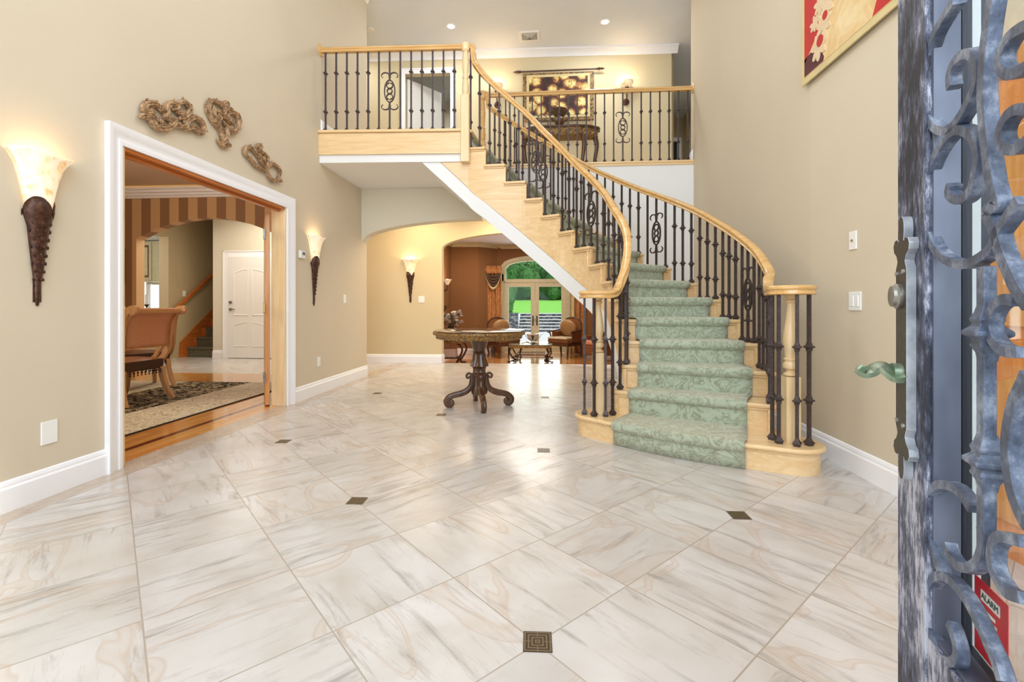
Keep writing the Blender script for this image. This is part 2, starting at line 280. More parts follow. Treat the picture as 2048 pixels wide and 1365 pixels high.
# outdoors
k = NT('lawn_grass', 0.9, spec=0.1); n = k.noise(k.co(), 3, 6, 0.7); k.col(k.ramp(n, [(0.3, srgb(112, 176, 70)), (0.7, srgb(146, 206, 98))])); MAT['lawn_grass'] = k.m
k = NT('hedge_leaves', 0.8, spec=0.2); n = k.noise(k.co(), 22, 3, 0.7); k.col(k.ramp(n, [(0.35, srgb(34, 66, 36)), (0.55, srgb(70, 116, 60)), (0.75, srgb(120, 164, 96))])); MAT['hedge_leaves'] = k.m
k = NT('tree_leaves', 0.8, spec=0.2); n = k.noise(k.co(), 7, 4, 0.7); k.col(k.ramp(n, [(0.35, srgb(50, 96, 56)), (0.55, srgb(110, 156, 90)), (0.75, srgb(190, 216, 160))])); MAT['tree_leaves'] = k.m
k = NT('stone_wall_mat', 0.85); br = k.n('ShaderNodeTexVoronoi'); br.inputs['Scale'].default_value = 5; k.link(k.co(scale=(1, 1, 2.2)), br.inputs[0]); k.col(k.ramp(br.outputs['Distance'], [(0.1, srgb(150, 152, 150)), (0.5, srgb(90, 94, 98)), (0.8, srgb(50, 54, 56))])); MAT['stone_wall_mat'] = k.m

# ------------------------------------------------------------------ mesh helper
class MB:
    def __init__(s): s.v = []; s.f = []
    def add(s, vs, fs):
        o = len(s.v); s.v += [tuple(v) for v in vs]; s.f += [tuple(i + o for i in f) for f in fs]; return s
    def box(s, x0, y0, z0, x1, y1, z1):
        x0, x1 = min(x0, x1), max(x0, x1); y0, y1 = min(y0, y1), max(y0, y1); z0, z1 = min(z0, z1), max(z0, z1)
        return s.add([(x0, y0, z0), (x1, y0, z0), (x1, y1, z0), (x0, y1, z0), (x0, y0, z1), (x1, y0, z1), (x1, y1, z1), (x0, y1, z1)],
                     [(0, 3, 2, 1), (4, 5, 6, 7), (0, 1, 5, 4), (1, 2, 6, 5), (2, 3, 7, 6), (3, 0, 4, 7)])
    def prism(s, poly, z0, z1):
        n = len(poly); z0 = z0 if isinstance(z0, (list, tuple)) else [z0] * n; z1 = z1 if isinstance(z1, (list, tuple)) else [z1] * n
        a = 0.5 * sum(poly[i][0] * poly[(i + 1) % n][1] - poly[(i + 1) % n][0] * poly[i][1] for i in range(n))
        if a < 0: poly = poly[::-1]; z0 = z0[::-1]; z1 = z1[::-1]
        vs = [(p[0], p[1], z) for p, z in zip(poly, z0)] + [(p[0], p[1], z) for p, z in zip(poly, z1)]
        return s.add(vs, [tuple(range(n))[::-1], tuple(range(n, 2 * n))] + [(i, (i + 1) % n, n + (i + 1) % n, n + i) for i in range(n)])
    def extr(s, poly, fn0, fn1):
        """polygon in 2D placed by fn0/fn1 (two parallel planes)"""
        n = len(poly); vs = [fn0(*p) for p in poly] + [fn1(*p) for p in poly]
        return s.add(vs, [tuple(range(n))[::-1], tuple(range(n, 2 * n))] + [(i, (i + 1) % n, n + (i + 1) % n, n + i) for i in range(n)])
    def lathe(s, prof, cx=0, cy=0, cz=0, n=24, rot=0.0, sq=False, flute=0, fd=0.0):
        vs = []; k = 1.0
        for r, z in prof:
            for i in range(n):
                a = rot + 2 * math.pi * i / n
                rr = r * (1 + (fd * math.cos(flute * a) if flute else 0))
                if sq: rr = r * math.sqrt(2)
                vs.append((cx + rr * math.cos(a), cy + rr * math.sin(a), cz + z))
        fs = []
        for j in range(len(prof) - 1):
            for i in range(n):
                a = j * n + i; b = j * n + (i + 1) % n; fs.append((a, b, b + n, a + n))
        fs.append(tuple(range(n))[::-1]); fs.append(tuple((len(prof) - 1) * n + i for i in range(n)))
        return s.add(vs, fs)
    def sweep(s, path, prof, up=(0, 0, 1), closed=False, scale=None):
        P = [Vector(p) for p in path]; n = len(P); m = len(prof); up = Vector(up); vs = []; last = None
        for i, p in enumerate(P):
            if closed: t = P[(i + 1) % n] - P[i - 1]
            else: t = P[min(i + 1, n - 1)] - P[max(i - 1, 0)]
            if t.length < 1e-9: t = Vector((0, 0, 1))
            t.normalize(); sd = t.cross(up)
            if sd.length < 0.25: sd = (last.copy() if last else t.orthogonal())
            sd = (sd - t * sd.dot(t)).normalized()
            if last and sd.dot(last) < 0 and abs(t.dot(up)) > 0.8: sd = -sd
            last = sd; w = sd.cross(t).normalized(); k = scale[i] if scale else 1.0
            for a, b in prof: vs.append(p + sd * a * k + w * b * k)
        fs = []
        for i in range(n if closed else n - 1):
            for j in range(m):
                a = i * m + j; b = i * m + (j + 1) % m; c = ((i + 1) % n) * m
                fs.append((a, c + j, c + (j + 1) % m, b))
        if not closed: fs.append(tuple(range(m))); fs.append(tuple((n - 1) * m + j for j in range(m))[::-1])
        return s.add(vs, fs)
    def tube(s, path, r, n=8, scale=None, up=(0, 0, 1), closed=False, flat=1.0):
        return s.sweep(path, [(r * math.cos(2 * math.pi * i / n), r * flat * math.sin(2 * math.pi * i / n)) for i in range(n)], up, closed, scale)
    def ball(s, c, r, n=12, sc=(1, 1, 1)):
        m = n // 2; vs = [(c[0], c[1], c[2] - r * sc[2])]; 
        for j in range(1, m):
            t = math.pi * j / m
            for i in range(n):
                a = 2 * math.pi * i / n; vs.append((c[0] + r * sc[0] * math.sin(t) * math.cos(a), c[1] + r * sc[1] * math.sin(t) * math.sin(a), c[2] - r * sc[2] * math.cos(t)))
        vs.append((c[0], c[1], c[2] + r * sc[2])); fs = []
        for i in range(n): fs.append((0, 1 + (i + 1) % n, 1 + i))
        for j in range(m - 2):
            for i in range(n): a = 1 + j * n + i; b = 1 + j * n + (i + 1) % n; fs.append((a, b, b + n, a + n))
        k = len(vs) - 1; o = 1 + (m - 2) * n
        for i in range(n): fs.append((o + i, o + (i + 1) % n, k))
        return s.add(vs, fs)
    def grid(s, fn, nu, nv, thick=None):
        vs = [fn(i / nu, j / nv) for j in range(nv + 1) for i in range(nu + 1)]
        fs = [(j * (nu + 1) + i, j * (nu + 1) + i + 1, (j + 1) * (nu + 1) + i + 1, (j + 1) * (nu + 1) + i) for j in range(nv) for i in range(nu)]
        return s.add(vs, fs)
    def xf(s, fn, start=0):
        s.v = s.v[:start] + [tuple(fn(*v)) for v in s.v[start:]]; return s
    def mesh(s, name, mat=None, smooth=35, off=(0, 0, 0)):
        me = bpy.data.meshes.new(name)
        me.from_pydata([(v[0] - off[0], v[1] - off[1], v[2] - off[2]) for v in s.v], [], s.f)
        bm = bmesh.new(); bm.from_mesh(me); bmesh.ops.recalc_face_normals(bm, faces=bm.faces); bm.to_mesh(me); bm.free()
        if smooth:
            me.shade_smooth()
            try: me.set_sharp_from_angle(angle=math.radians(smooth))
            except Exception: pass
        if mat: me.materials.append(MAT[mat] if isinstance(mat, str) else mat)
        return me
    def build(s, name, mat=None, parent=None, smooth=35, bevel=0, solid=0, subsurf=0, local=False, label=None):
        off = (0, 0, 0)
        if parent is not None and not local:
            p = parent
            while p: off = tuple(a + b for a, b in zip(off, p.location)); p = p.parent
        me = s.mesh(name, mat, smooth, off)
        o = bpy.data.objects.new(name, me); COL.objects.link(o)
        if parent is not None: o.parent = parent
        if solid: m = o.modifiers.new('solid', 'SOLIDIFY'); m.thickness = solid; m.offset = 0
        if bevel: m = o.modifiers.new('bevel', 'BEVEL'); m.width = bevel; m.segments = 2; m.limit_method = 'ANGLE'; m.angle_limit = math.radians(40)
        if subsurf: m = o.modifiers.new('sub', 'SUBSURF'); m.levels = subsurf; m.render_levels = subsurf
        if label: o['label'] = label
        return o
def struct(o): o['kind'] = 'structure'; return o
def tag(o, label, cat, group=None, kind=None):
    o['label'] = label; o['category'] = cat
    if group: o['group'] = group
    if kind: o['kind'] = kind
    return o
def thing(name, loc, label=None, cat=None, rz=0.0, group=None):
    o = bpy.data.objects.new(name, None); COL.objects.link(o); o.location = loc; o.rotation_euler = (0, 0, rz); o.empty_display_size = 0.1
    if label: tag(o, label, cat, group)
    return o
def copy_tree(o, parent=None):
    c = o.copy(); COL.objects.link(c); c.parent = parent
    for ch in list(o.children): copy_tree(ch, c)
    return c
def spline(pts, n=6, closed=False):
    P = [Vector(p) for p in pts]; out = []; m = len(P)
    for i in range(m if closed else m - 1):
        if closed: a, b, c, d = P[i - 1], P[i], P[(i + 1) % m], P[(i + 2) % m]
        else: a, b, c, d = P[max(i - 1, 0)], P[i], P[i + 1], P[min(i + 2, m - 1)]
        for j in range(n):
            t = j / n; out.append(0.5 * ((2 * b) + (c - a) * t + (2 * a - 5 * b + 4 * c - d) * t * t + (3 * b - 3 * c + d - a) * t ** 3))
    if not closed: out.append(P[-1])
    return out
def lerp(a, b, t): return tuple(x + (y - x) * t for x, y in zip(a, b))
# ================================================================== SHELL
XL, XR, ZC, ZL = -2.72, 1.90, 5.70, 3.12
def bxo(name, mat, *boxes, parent=None, bevel=0, st=True, smooth=0):
    m = MB()
    for b in boxes: m.box(*b)
    o = m.build(name, mat, parent, smooth=smooth, bevel=bevel)
    if st and parent is None: struct(o)
    return o
def arch_poly(x0, x1, z0, z1, ax0, ax1, spring, rise, n=28, kind='ellipse'):
    pts = [(x0, z0), (ax0, z0), (ax0, spring)]; c = (ax0 + ax1) / 2; hw = (ax1 - ax0) / 2
    for i in range(1, n):
        x = ax0 + (ax1 - ax0) * (0.5 - 0.5 * math.cos(math.pi * i / n)); t = (x - c) / hw
        pts.append((x, spring + rise * (math.sqrt(max(0, 1 - t * t)) if kind == 'ellipse' else 1 - t * t)))
    pts += [(ax1, spring), (ax1, z0), (x1, z0), (x1, z1), (x0, z1)]
    return pts
def arch_wall(name, mat, y0, y1, *a, **k):
    return struct(MB().extr(arch_poly(*a, **k), lambda x, z: (x, y0, z), lambda x, z: (x, y1, z)).build(name, mat, smooth=20))
# floors
m = MB(); m.prism([(-2.80, -1.5), (2.3, -1.5), (2.3, 8.5), (-2.80, 8.5)], -0.29, 0)
m.prism([(-8.2, 6.9), (-2.80, 6.9), (-2.80, 9.4), (-8.2, 9.4)], -0.29, 0)
floor = struct(m.build('floor', 'marble_tiles', smooth=0)); floor['label'] = 'veined cream marble tile floor laid diagonally'
for (x, y) in ((-2.02, 3.45), (-2.03, 5.46), (-1.02, 4.42), (-1.013, 2.425), (-0.036, 3.385), (-0.034, 1.449), (0.935, 2.408), (-1.02, 6.46), (-3.0+0.98*0, 7.45), (0.95, 0.45), (-0.04, 5.37)):
    o = MB().box(-0.044, -0.044, 0, 0.044, 0.044, 0.0022).build('accent_inset', 'etched_inset', floor, smooth=0, local=True); o.location = (x, y, -0.0002); o.rotation_euler = (0, 0, math.radians(2))
m = MB().box(-8.2, 1.2, -0.1, -2.80, 6.9, 0.0); o = struct(m.build('floor', 'dining_planks', smooth=0)); o['label'] = 'honey wood dining floor with a dark inlay strip'
o = bxo('floor', 'living_planks', (-2.9, 8.5, -0.45, 2.5, 13.75, -0.29)); o['label'] = 'polished wood floor of the sunken sitting room'
# left wall with the wide dining opening
OY0, OY1, OZ = 2.80, 4.70, 2.06
wl = bxo('wall_left', 'tan_paint', (XL - 0.15, -1.5, 0, XL, OY0, ZC), (XL - 0.15, OY1, 0, XL, 6.87, ZC), (XL - 0.15, OY0, OZ, XL, OY1, ZC))
# right wall, splayed behind the stair
m = MB().prism([(XR, -1.5), (XR + 0.15, -1.5), (XR + 0.15, 3.6), (2.22, 6.9), (2.22, 7.02), (2.055, 7.02), (2.055, 6.9), (XR, 3.6)], 0, ZC)
struct(m.build('wall_right', 'tan_paint', smooth=0))
# header arch under the landing, and the balcony wall behind the stair, its paint whitened to mimic brighter light
m = MB()
ap = [(XL, 2.745), (XL, 1.98)]; c0, hw = -0.90, 1.82
for i in range(1, 26):
    x = XL + (-0.95 - XL) * i / 25; t = (x - c0) / hw; ap.append((x, 1.98 + 0.31 * math.sqrt(max(0, 1 - t * t))))
ap += [(-0.95, 2.31), (-1.50, 2.742)]
m.extr(ap, lambda x, z: (x, 6.67, z), lambda x, z: (x, 6.87, z)); struct(m.build('wall_arch', 'cream_paint', smooth=20))
m = MB(); ap = [(-0.62, 3.085), (-0.62, 2.286)]
for i in range(1, 22):
    x = -0.62 + (0.92 + 0.62) * i / 22; t = (x - c0) / hw; ap.append((x, 1.98 + 0.31 * math.sqrt(max(0, 1 - t * t))))
ap += [(0.92, 1.98), (0.92, 0), (2.06, 0), (2.06, 3.085)]
m.extr(ap, lambda x, z: (x, 6.885, z), lambda x, z: (x, 7.0, z)); struct(m.build('wall_back', 'white_paint', smooth=20))
# lower hall
o = arch_wall('wall_hall', 'gold_paint', 8.5, 8.66, -3.6, 2.3, -0.29, 2.75, -1.95, 1.55, 2.09, 0.30)
bxo('ceiling', 'ceiling_paint', (-8.2, 6.96, 3.04, -3.5, 12.6, 3.08)); bxo('ceiling', 'ceiling_paint', (-3.5, 6.90, 2.745, 2.3, 8.6, 2.80))
bxo('wall_hall', 'cream_paint', (-6.72, 8.95, 0, -3.45, 9.08, 3.04), (-3.6, 8.66, 0, -3.45, 8.95, 2.745)); bxo('wall_hall', 'cream_paint', (-6.715, 9.085, 0, -6.62, 12.4, 3.04))
bxo('wall_hall', 'hall_olive', (-7.7, 8.75, 0, -7.5, 12.4, 3.04)); bxo('wall_hall', 'hall_olive', (-7.7, 6.95, 0, -7.5, 7.10, 3.04), (-7.7, 7.10, 2.42, -7.5, 8.75, 3.04), (-7.7, 7.10, 0, -7.5, 8.75, 0.95)); bxo('wall_hall', 'hall_olive', (-7.7, 12.4, 0, -6.62, 12.5, 3.6))
# landing slab (drywall underside) and upper hall floor
LP = [(-2.72, 5.40), (-0.958, 5.486), (-0.814, 6.807), (-0.814, 6.885), (-2.72, 6.885)]
lp2 = [(-2.72, 5.412), (-0.955, 5.498), (-0.83, 6.80), (-0.83, 6.885), (-2.72, 6.885)]
struct(MB().prism(lp2, 2.745, 3.085).build('floor', 'white_paint', smooth=0))
struct(MB().prism([(-2.72, 5.385), (-0.955, 5.47), (-0.955, 5.495), (-2.72, 5.41)], 2.835, 3.085).build('trim_1', 'light_oak', smooth=0, bevel=0.002))
struct(MB().prism([(-2.72, 5.355), (-0.98, 5.44), (-0.90, 5.50), (-0.79, 6.80), (-0.79, 6.86), (2.055, 6.86), (2.055, 6.95), (2.5, 7.0), (2.5, 8.7), (-5.2, 8.5), (-5.2, 6.87), (-2.72, 6.87)], 3.087, ZL).build('floor', 'light_oak', smooth=0, bevel=0.008))
bxo('trim_2', 'light_oak', (-0.79, 6.868, 3.055, 2.055, 6.884, 3.087), bevel=0.003)
bxo('floor', 'ceiling_paint', (-3.45, 6.9, 2.80, 2.5, 8.5, 3.085))
# upper hall
def YH(x): return 8.60 + 0.028 * x
def hallwall(x0, x1, z0, z1, m): m.prism([(x0, YH(x0)), (x1, YH(x1)), (x1, YH(x1) + 0.12), (x0, YH(x0) + 0.12)], z0, z1)
m = MB(); hallwall(-5.2, -2.66, ZL, ZC, m); hallwall(-2.66, -1.79, 5.335, ZC, m); hallwall(-1.79, 2.20, ZL, ZC, m); struct(m.build('wall_hall', 'gold_paint', smooth=0))
bxo('wall_hall', 'gold_paint', (-5.35, 6.72, ZL, -5.2, 8.6, ZC), (-5.2, 6.72, ZL, -2.87, 6.87, ZC))
bxo('ceiling', 'ceiling_paint', (-5.4, -1.5, ZC, 3.6, 12.2, ZC + 0.1))
# bedroom seen through the upstairs door, passage at the right
bxo('wall_bedroom', 'tan_paint', (-3.6, 10.6, ZL, 0.0, 10.7, ZC), (-3.7, 8.6, ZL, -3.6, 10.7, ZC), (-0.1, 8.75, ZL, 0, 10.7, ZC))
bxo('floor', 'hall_carpet', (-3.7, 8.62, ZL - 0.05, 3.4, 12.0, ZL - 0.005))
bxo('wall_passage', 'hall_olive', (2.20, 8.78, ZL, 2.26, 12, ZC), (3.3, 7.0, ZL, 3.4, 12, ZC), (2.20, 11.9, ZL, 3.4, 12, ZC), (2.22, 6.9, ZL, 3.4, 7.0, ZC))
def casing_xz(name, x0, x1, z0, z1, y, w=0.085, t=0.022, fy=None, mat='trim_white', parent=None):
    fy = fy or (lambda x: y); m = MB()
    def q(a, b, c, d, tt): m.prism([(a, fy(a) - tt), (b, fy(b) - tt), (b, fy(b)), (a, fy(a))], c, d)
    q(x0 - w, x0, z0, z1 + w, t); q(x1, x1 + w, z0, z1 + w, t); q(x0, x1, z1, z1 + w, t)
    q(x0 - w, x0 - w + 0.022, z0, z1 + w, t + 0.012); q(x1 + w - 0.022, x1 + w, z0, z1 + w, t + 0.012); q(x0 - w, x1 + w, z1 + w - 0.022, z1 + w, t + 0.012)
    o = m.build(name, mat, parent, smooth=0, bevel=0.003)
    return o
struct(casing_xz('trim_3', -2.64, -1.80, ZL, 5.33, 0, 0.095, fy=YH))
struct(casing_xz('trim_4', 2.45, 3.15, ZL, 5.10, 11.9, 0.10))
d = bxo('door_4', 'dark_door', (2.46, 11.86, ZL, 3.14, 11.895, 5.09)); d['label'] = 'dark doorway at the end of the upstairs passage'
# open white bedroom door upstairs
d = struct(thing('door_5', (-2.62, 8.62, ZL))); d['label'] = 'white panel door standing open into the upstairs bedroom'; d.rotation_euler = (0, 0, math.radians(52))
MB().box(0, 0, 0.01, 0.80, 0.04, 2.17).build('door_slab', 'door_white', d, local=True, bevel=0.003, smooth=0)
for z0, z1 in ((0.2, 0.95), (1.1, 2.0)):
    for x0, x1 in ((0.10, 0.36), (0.44, 0.70)): MB().box(x0, -0.008, z0, x1, 0.0, z1).build('raised_panel', 'door_white', d, local=True, bevel=0.004, smooth=0)
kn = MB().tube([(0.74, 0, 1.0), (0.74, -0.05, 1.0)], 0.012).ball((0.74, -0.06, 1.0), 0.028).build('door_knob', 'brass', d, local=True)
bxo('hinge', 'brass', (-2.64, 8.52, 5.0, -2.60, 8.53, 5.09), st=False, parent=d) if False else None
# crown mouldings
CR = [(0, 0), (0.015, 0), (0.03, 0.03), (0.05, 0.06), (0.085, 0.095), (0.10, 0.10), (0.10, 0.125), (0, 0.125)]
def crown(name, path, zt, sgn=1, mat='trim_white', k=1.0):
    # path: wall line; moulding grows towards the side given by sgn
    prof = [(a * k * sgn, (b - 0.125) * k) for a, b in CR]
    o = MB().sweep([(x, y, zt) for x, y in path], prof).build(name, mat, smooth=30); return struct(o)
crown('trim_5', [(-5.2, YH(-5.2)), (2.30, YH(2.3))], ZC, 1)
crown('trim_6', [(-2.72, -1.5), (-2.72, 6.87)], ZC, 1); crown('trim_7', [(XR, -1.5), (XR, 3.6)], ZC, -1); crown('trim_7', [(XR, 3.6), (2.055, 7.02)], ZC, -1)
# baseboards
BB = [(0, 0), (0.020, 0), (0.020, 0.115), (0.013, 0.125), (0.013, 0.135), (0.008, 0.15), (0, 0.155)]
def base(name, path, z=0, sgn=1, mat='trim_white'):
    return struct(MB().sweep([(x, y, z) for x, y in path], [(a * sgn, b) for a, b in BB]).build(name, mat, smooth=0))
base('baseboard_left', [(XL, -1.5), (XL, OY0 - 0.115)]); base('baseboard_left', [(XL, OY1 + 0.115), (XL, 6.87), (XL - 0.15, 6.87)])
base('baseboard_right', [(XR, 3.6), (XR, 2.36)]); base('baseboard_right', [(2.05, 6.8), (XR, 3.6)])
base('baseboard_hall', [(-3.45, 8.5), (-1.95, 8.5), (-1.95, 8.64)])
base('baseboard_hall', [(-6.72, 8.95), (-6.50, 8.95)]); base('baseboard_landing', [(XL, 5.44), (XL, 6.87)], ZL); base('baseboard_upper', [(2.05, 7.0), (2.05, 6.9)], ZL)
base('baseboard_upper', [(-5.2, YH(-5.2)), (-2.75, YH(-2.75))], ZL); base('baseboard_upper', [(-1.70, YH(-1.7)), (2.20, YH(2.2))], ZL)
# ---- dining opening: white casing outside, oak jambs
prof = [(0, 0), (0, 0.012), (0.016, 0.018), (0.03, 0.018), (0.034, 0.012), (0.062, 0.016), (0.085, 0.030), (0.115, 0.036), (0.115, 0)]
def casing_left(w=0.115):
    m = MB()
    # profile coordinate a = distance out from the opening edge, b = depth off the wall
    def ring(y0, y1, z, k): return None
    P = []
    for a, b in prof:
        P.append([(XL + b, OY0 - a, 0.0), (XL + b, OY0 - a, OZ + a), (XL + b, OY1 + a, OZ + a), (XL + b, OY1 + a, 0.0)])
    vs = [P[j][i] for i in range(4) for j in range(len(prof))]; n = len(prof)
    fs = [(i * n + j, i * n + (j + 1) % n, (i + 1) * n + (j + 1) % n, (i + 1) * n + j) for i in range(3) for j in range(n)]
    fs += [tuple(range(n)), tuple(3 * n + j for j in range(n))[::-1]]
    m.add(vs, fs); return struct(m.build('trim_8', 'trim_white', smooth=25))
casing_left()['label'] = 'moulded white casing around the dining room opening'
m = MB().box(XL - 0.15, OY1 - 0.001, 0, XL + 0.0, OY1 - 0.025, OZ).box(XL - 0.15, OY0 + 0.025, 0, XL, OY0, OZ); struct(m.build('trim_9', 'light_oak_z', smooth=0, bevel=0.003))
m = MB().box(XL - 0.15, OY0 + 0.025, OZ - 0.025, XL, OY1 - 0.025, OZ).box(XL - 0.09, OY0 + 0.025, OZ - 0.045, XL - 0.05, OY1 - 0.025, OZ - 0.025); struct(m.build('trim_10', 'orange_oak', smooth=0, bevel=0.003))
# oak door folded open into the dining room at the far jamb
d = struct(thing('door_2', (XL - 0.155, OY1 - 0.04, 0))); d['label'] = 'oak double door leaf folded back into the dining room'
d.rotation_euler = (0, 0, math.radians(-57.0))
MB().box(-0.92, -0.045, 0.012, -0.012, 0.0, OZ - 0.05).build('door_leaf', 'orange_oak_z', d, local=True, smooth=0, bevel=0.004)
for hz in (0.30, 1.02, 1.78):
    hg = MB().box(-0.012, -0.062, hz - 0.05, 0.010, -0.046, hz + 0.05).box(-0.055, -0.0485, hz - 0.05, 0.05, -0.046, hz + 0.05).tube([(0.0, -0.055, hz - 0.055), (0.0, -0.055, hz + 0.055)], 0.008).build('hinge', 'brass' if hz == 1.02 else 'satin_nickel', d, local=True)
# ---- dining room shell
arch_wall('wall_dining', 'striped_paper', 6.80, 6.95, -8.2, -2.87, 0, 3.06, -6.36, -4.02, 2.08, 0.31, kind='par')
bxo('wall_dining', 'tan_paint', (-8.3, 1.1, 0, -8.2, 6.95, 2.9), (-8.3, 1.1, 0, -2.87, 1.2, 2.9))
bxo('ceiling', 'dining_ceiling', (-8.3, 1.1, 2.87, -2.87, 6.95, 2.95))
bxo('trim_11', 'trim_white', (-8.2, 6.60, 2.80, -2.87, 6.80, 2.83), (-8.2, 6.66, 2.765, -2.87, 6.80, 2.80), (-8.2, 6.72, 2.73, -2.87, 6.80, 2.765), (-8.2, 6.76, 2.70, -2.87, 6.80, 2.73), bevel=0.008)
bxo('trim_12', 'cove_glow', (-8.2, 6.74, 2.832, -2.87, 6.79, 2.858))
m = MB().box(-8.2, 6.765, 0.93, -6.36, 6.80, 0.955).box(-8.2, 6.78, 0.87, -6.36, 6.80, 0.93).box(-8.2, 6.785, 0.0, -6.36, 6.80, 0.16); struct(m.build('trim_13', 'cabinet_cream', smooth=0, bevel=0.004))
# arch trim jambs
# ---- white door in the side hall
struct(casing_xz('trim_14', -6.37, -5.47, 0, 2.03, 8.95, 0.12))
d = struct(thing('door_3', (-6.37, 8.93, 0))); d['label'] = 'white four-panel door with arched panel tops in the side hall'
MB().box(0, -0.02, 0.01, 0.90, 0.015, 2.03).build('door_slab', 'door_white', d, local=True, smooth=0, bevel=0.003)
for x0, x1 in ((0.12, 0.42), (0.50, 0.80)):
    for z0, z1, r in ((0.24, 0.66, 0.07), (0.85, 1.72, 0.07)):
        fl = 1 if x0 < 0.3 else -1
        def top(t): # tops arch up toward the middle of the door
            return r * (math.sin(math.pi / 2 * (t if fl > 0 else 1 - t)))
        out = [(x0, z0), (x1, z0)] + [(x1 + (x0 - x1) * i / 8, z1 + top(1 - i / 8)) for i in range(9)]
        cx = (x0 + x1) / 2; cz = (z0 + z1) / 2
        inn = [(cx + (x - cx) * 0.86, cz + (z - cz) * 0.92) for x, z in out]
        m = MB(); n = len(out)
        vs = [(x, -0.021, z) for x, z in out] + [(x, -0.030, z) for x, z in [(cx + (x - cx) * 0.95, cz + (z - cz) * 0.97) for x, z in out]] + [(x, -0.022, z) for x, z in inn]
        fs = [(i, (i + 1) % n, n + (i + 1) % n, n + i) for i in range(n)] + [(n + i, n + (i + 1) % n, 2 * n + (i + 1) % n, 2 * n + i) for i in range(n)] + [tuple(2 * n + i for i in range(n))]
        m.add(vs, fs); m.build('door_panel', 'door_white', d, local=True, smooth=0)
MB().tube([(0.055, -0.02, 1.12), (0.055, -0.045, 1.12)], 0.028, 12).build('deadbolt', 'satin_nickel', d, local=True)
MB().tube([(0.055, -0.02, 0.98), (0.055, -0.04, 0.98)], 0.028, 12).tube([(0.055, -0.05, 0.98), (0.10, -0.055, 0.985), (0.16, -0.052, 0.975)], 0.009, 8).build('door_lever', 'satin_nickel', d, local=True)
# ---- side hall stair with dark carpet, skirt and sloping hand rail
ss = thing('hall_staircase', (-7.1, 9.1, 0), 'narrow straight staircase with dark green carpet behind the side hall', 'staircase')
for i in range(12):
    MB().box(-7.472, 9.1 + 0.26 * i, max(0.001, 0.19 * i - 0.1), -6.72, 9.36 + 0.26 * i + (0.02), 0.19 * (i + 1)).build('step', 'orange_oak', ss, smooth=0)
    if i < 9:
        x0 = -7.38; z = 0.19 * (i + 1); y = 9.1 + 0.26 * i
        m = MB().box(x0, y - 0.012, z - 0.19, -6.72, y + 0.0, z).box(x0, y - 0.03, z - 0.03, -6.72, y + 0.25, z + 0.014); m.build('step_carpet', 'hall_carpet', ss, bevel=0.008, smooth=0)
m = MB().extr([(9.0, 0.0), (9.02, 0.30), (11.4, 2.05), (11.4, 1.72), (9.4, 0.0)], lambda y, z: (-7.497, y, z), lambda y, z: (-7.474, y, z)); m.build('skirt_board', 'orange_oak', ss, smooth=0)
hr = tag(MB().sweep([(-7.42, 8.80, 0.99), (-7.42, 8.92, 1.05), (-7.42, 11.3, 2.80)], [(-0.03, -0.035), (0.03, -0.035), (0.035, 0.02), (0, 0.035), (-0.035, 0.02)]).box(-7.5, 9.2, 1.20, -7.42, 9.23, 1.23).box(-7.5, 10.2, 1.92, -7.42, 10.23, 1.95).build('wall_handrail', 'orange_oak', smooth=30), 'oak handrail sloping up the wall of the narrow side hall stair', 'handrail')
# ---- kitchen glimpse
bxo('floor', 'cream_paint', (-11.5, 5.2, -0.05, -7.7, 10.8, 0.0)); bxo('ceiling', 'ceiling_paint', (-11.5, 5.2, 2.6, -7.7, 10.8, 2.7))
bxo('wall_kitchen', 'tan_paint', (-11.6, 5.2, 0, -11.5, 10.8, 2.7), (-11.5, 10.7, 0, -7.7, 10.8, 2.7), (-11.5, 5.1, 0, -7.7, 5.2, 2.7))
# ---- sitting room shell
FZ, CZ = -0.29, 2.82
def wl2(name, pts, mat='brown_paint', z0=FZ, z1=CZ):
    m = MB()
    for (a, b) in zip(pts, pts[1:]):
        dx, dy = b[0] - a[0], b[1] - a[1]; L = math.hypot(dx, dy); nx, ny = -dy / L * 0.1, dx / L * 0.1
        m.prism([a, b, (b[0] + nx, b[1] + ny), (a[0] + nx, a[1] + ny)], z0, z1)
    return struct(m.build(name, mat, smooth=0))
LW = [(-2.74, 8.66), (-2.74, 13.05), (-1.96, 13.08), (-1.49, 13.55), (-1.33, 13.6)]
RW = [(0.54, 13.6), (0.72, 13.62), (1.2, 13.2), (2.4, 13.15), (2.4, 8.66)]
wl2('wall_living', LW); wl2('wall_living', RW)
arch_wall('wall_living', 'brown_paint', 13.6, 13.75, -1.7, 0.9, FZ, CZ, -1.33, 0.54, 2.19, 0.24)
bxo('ceiling', 'ceiling_paint', (-2.9, 8.6, CZ, 2.6, 13.8, CZ + 0.1))
crown('trim_15', LW[:4] + [(-1.45, 13.6), (0.70, 13.62)] + RW[2:], CZ, 1, 'cabinet_cream', 0.9)
base('baseboard_living', LW[:4] + [(-1.40, 13.6)], FZ); base('baseboard_living', RW[1:], FZ)
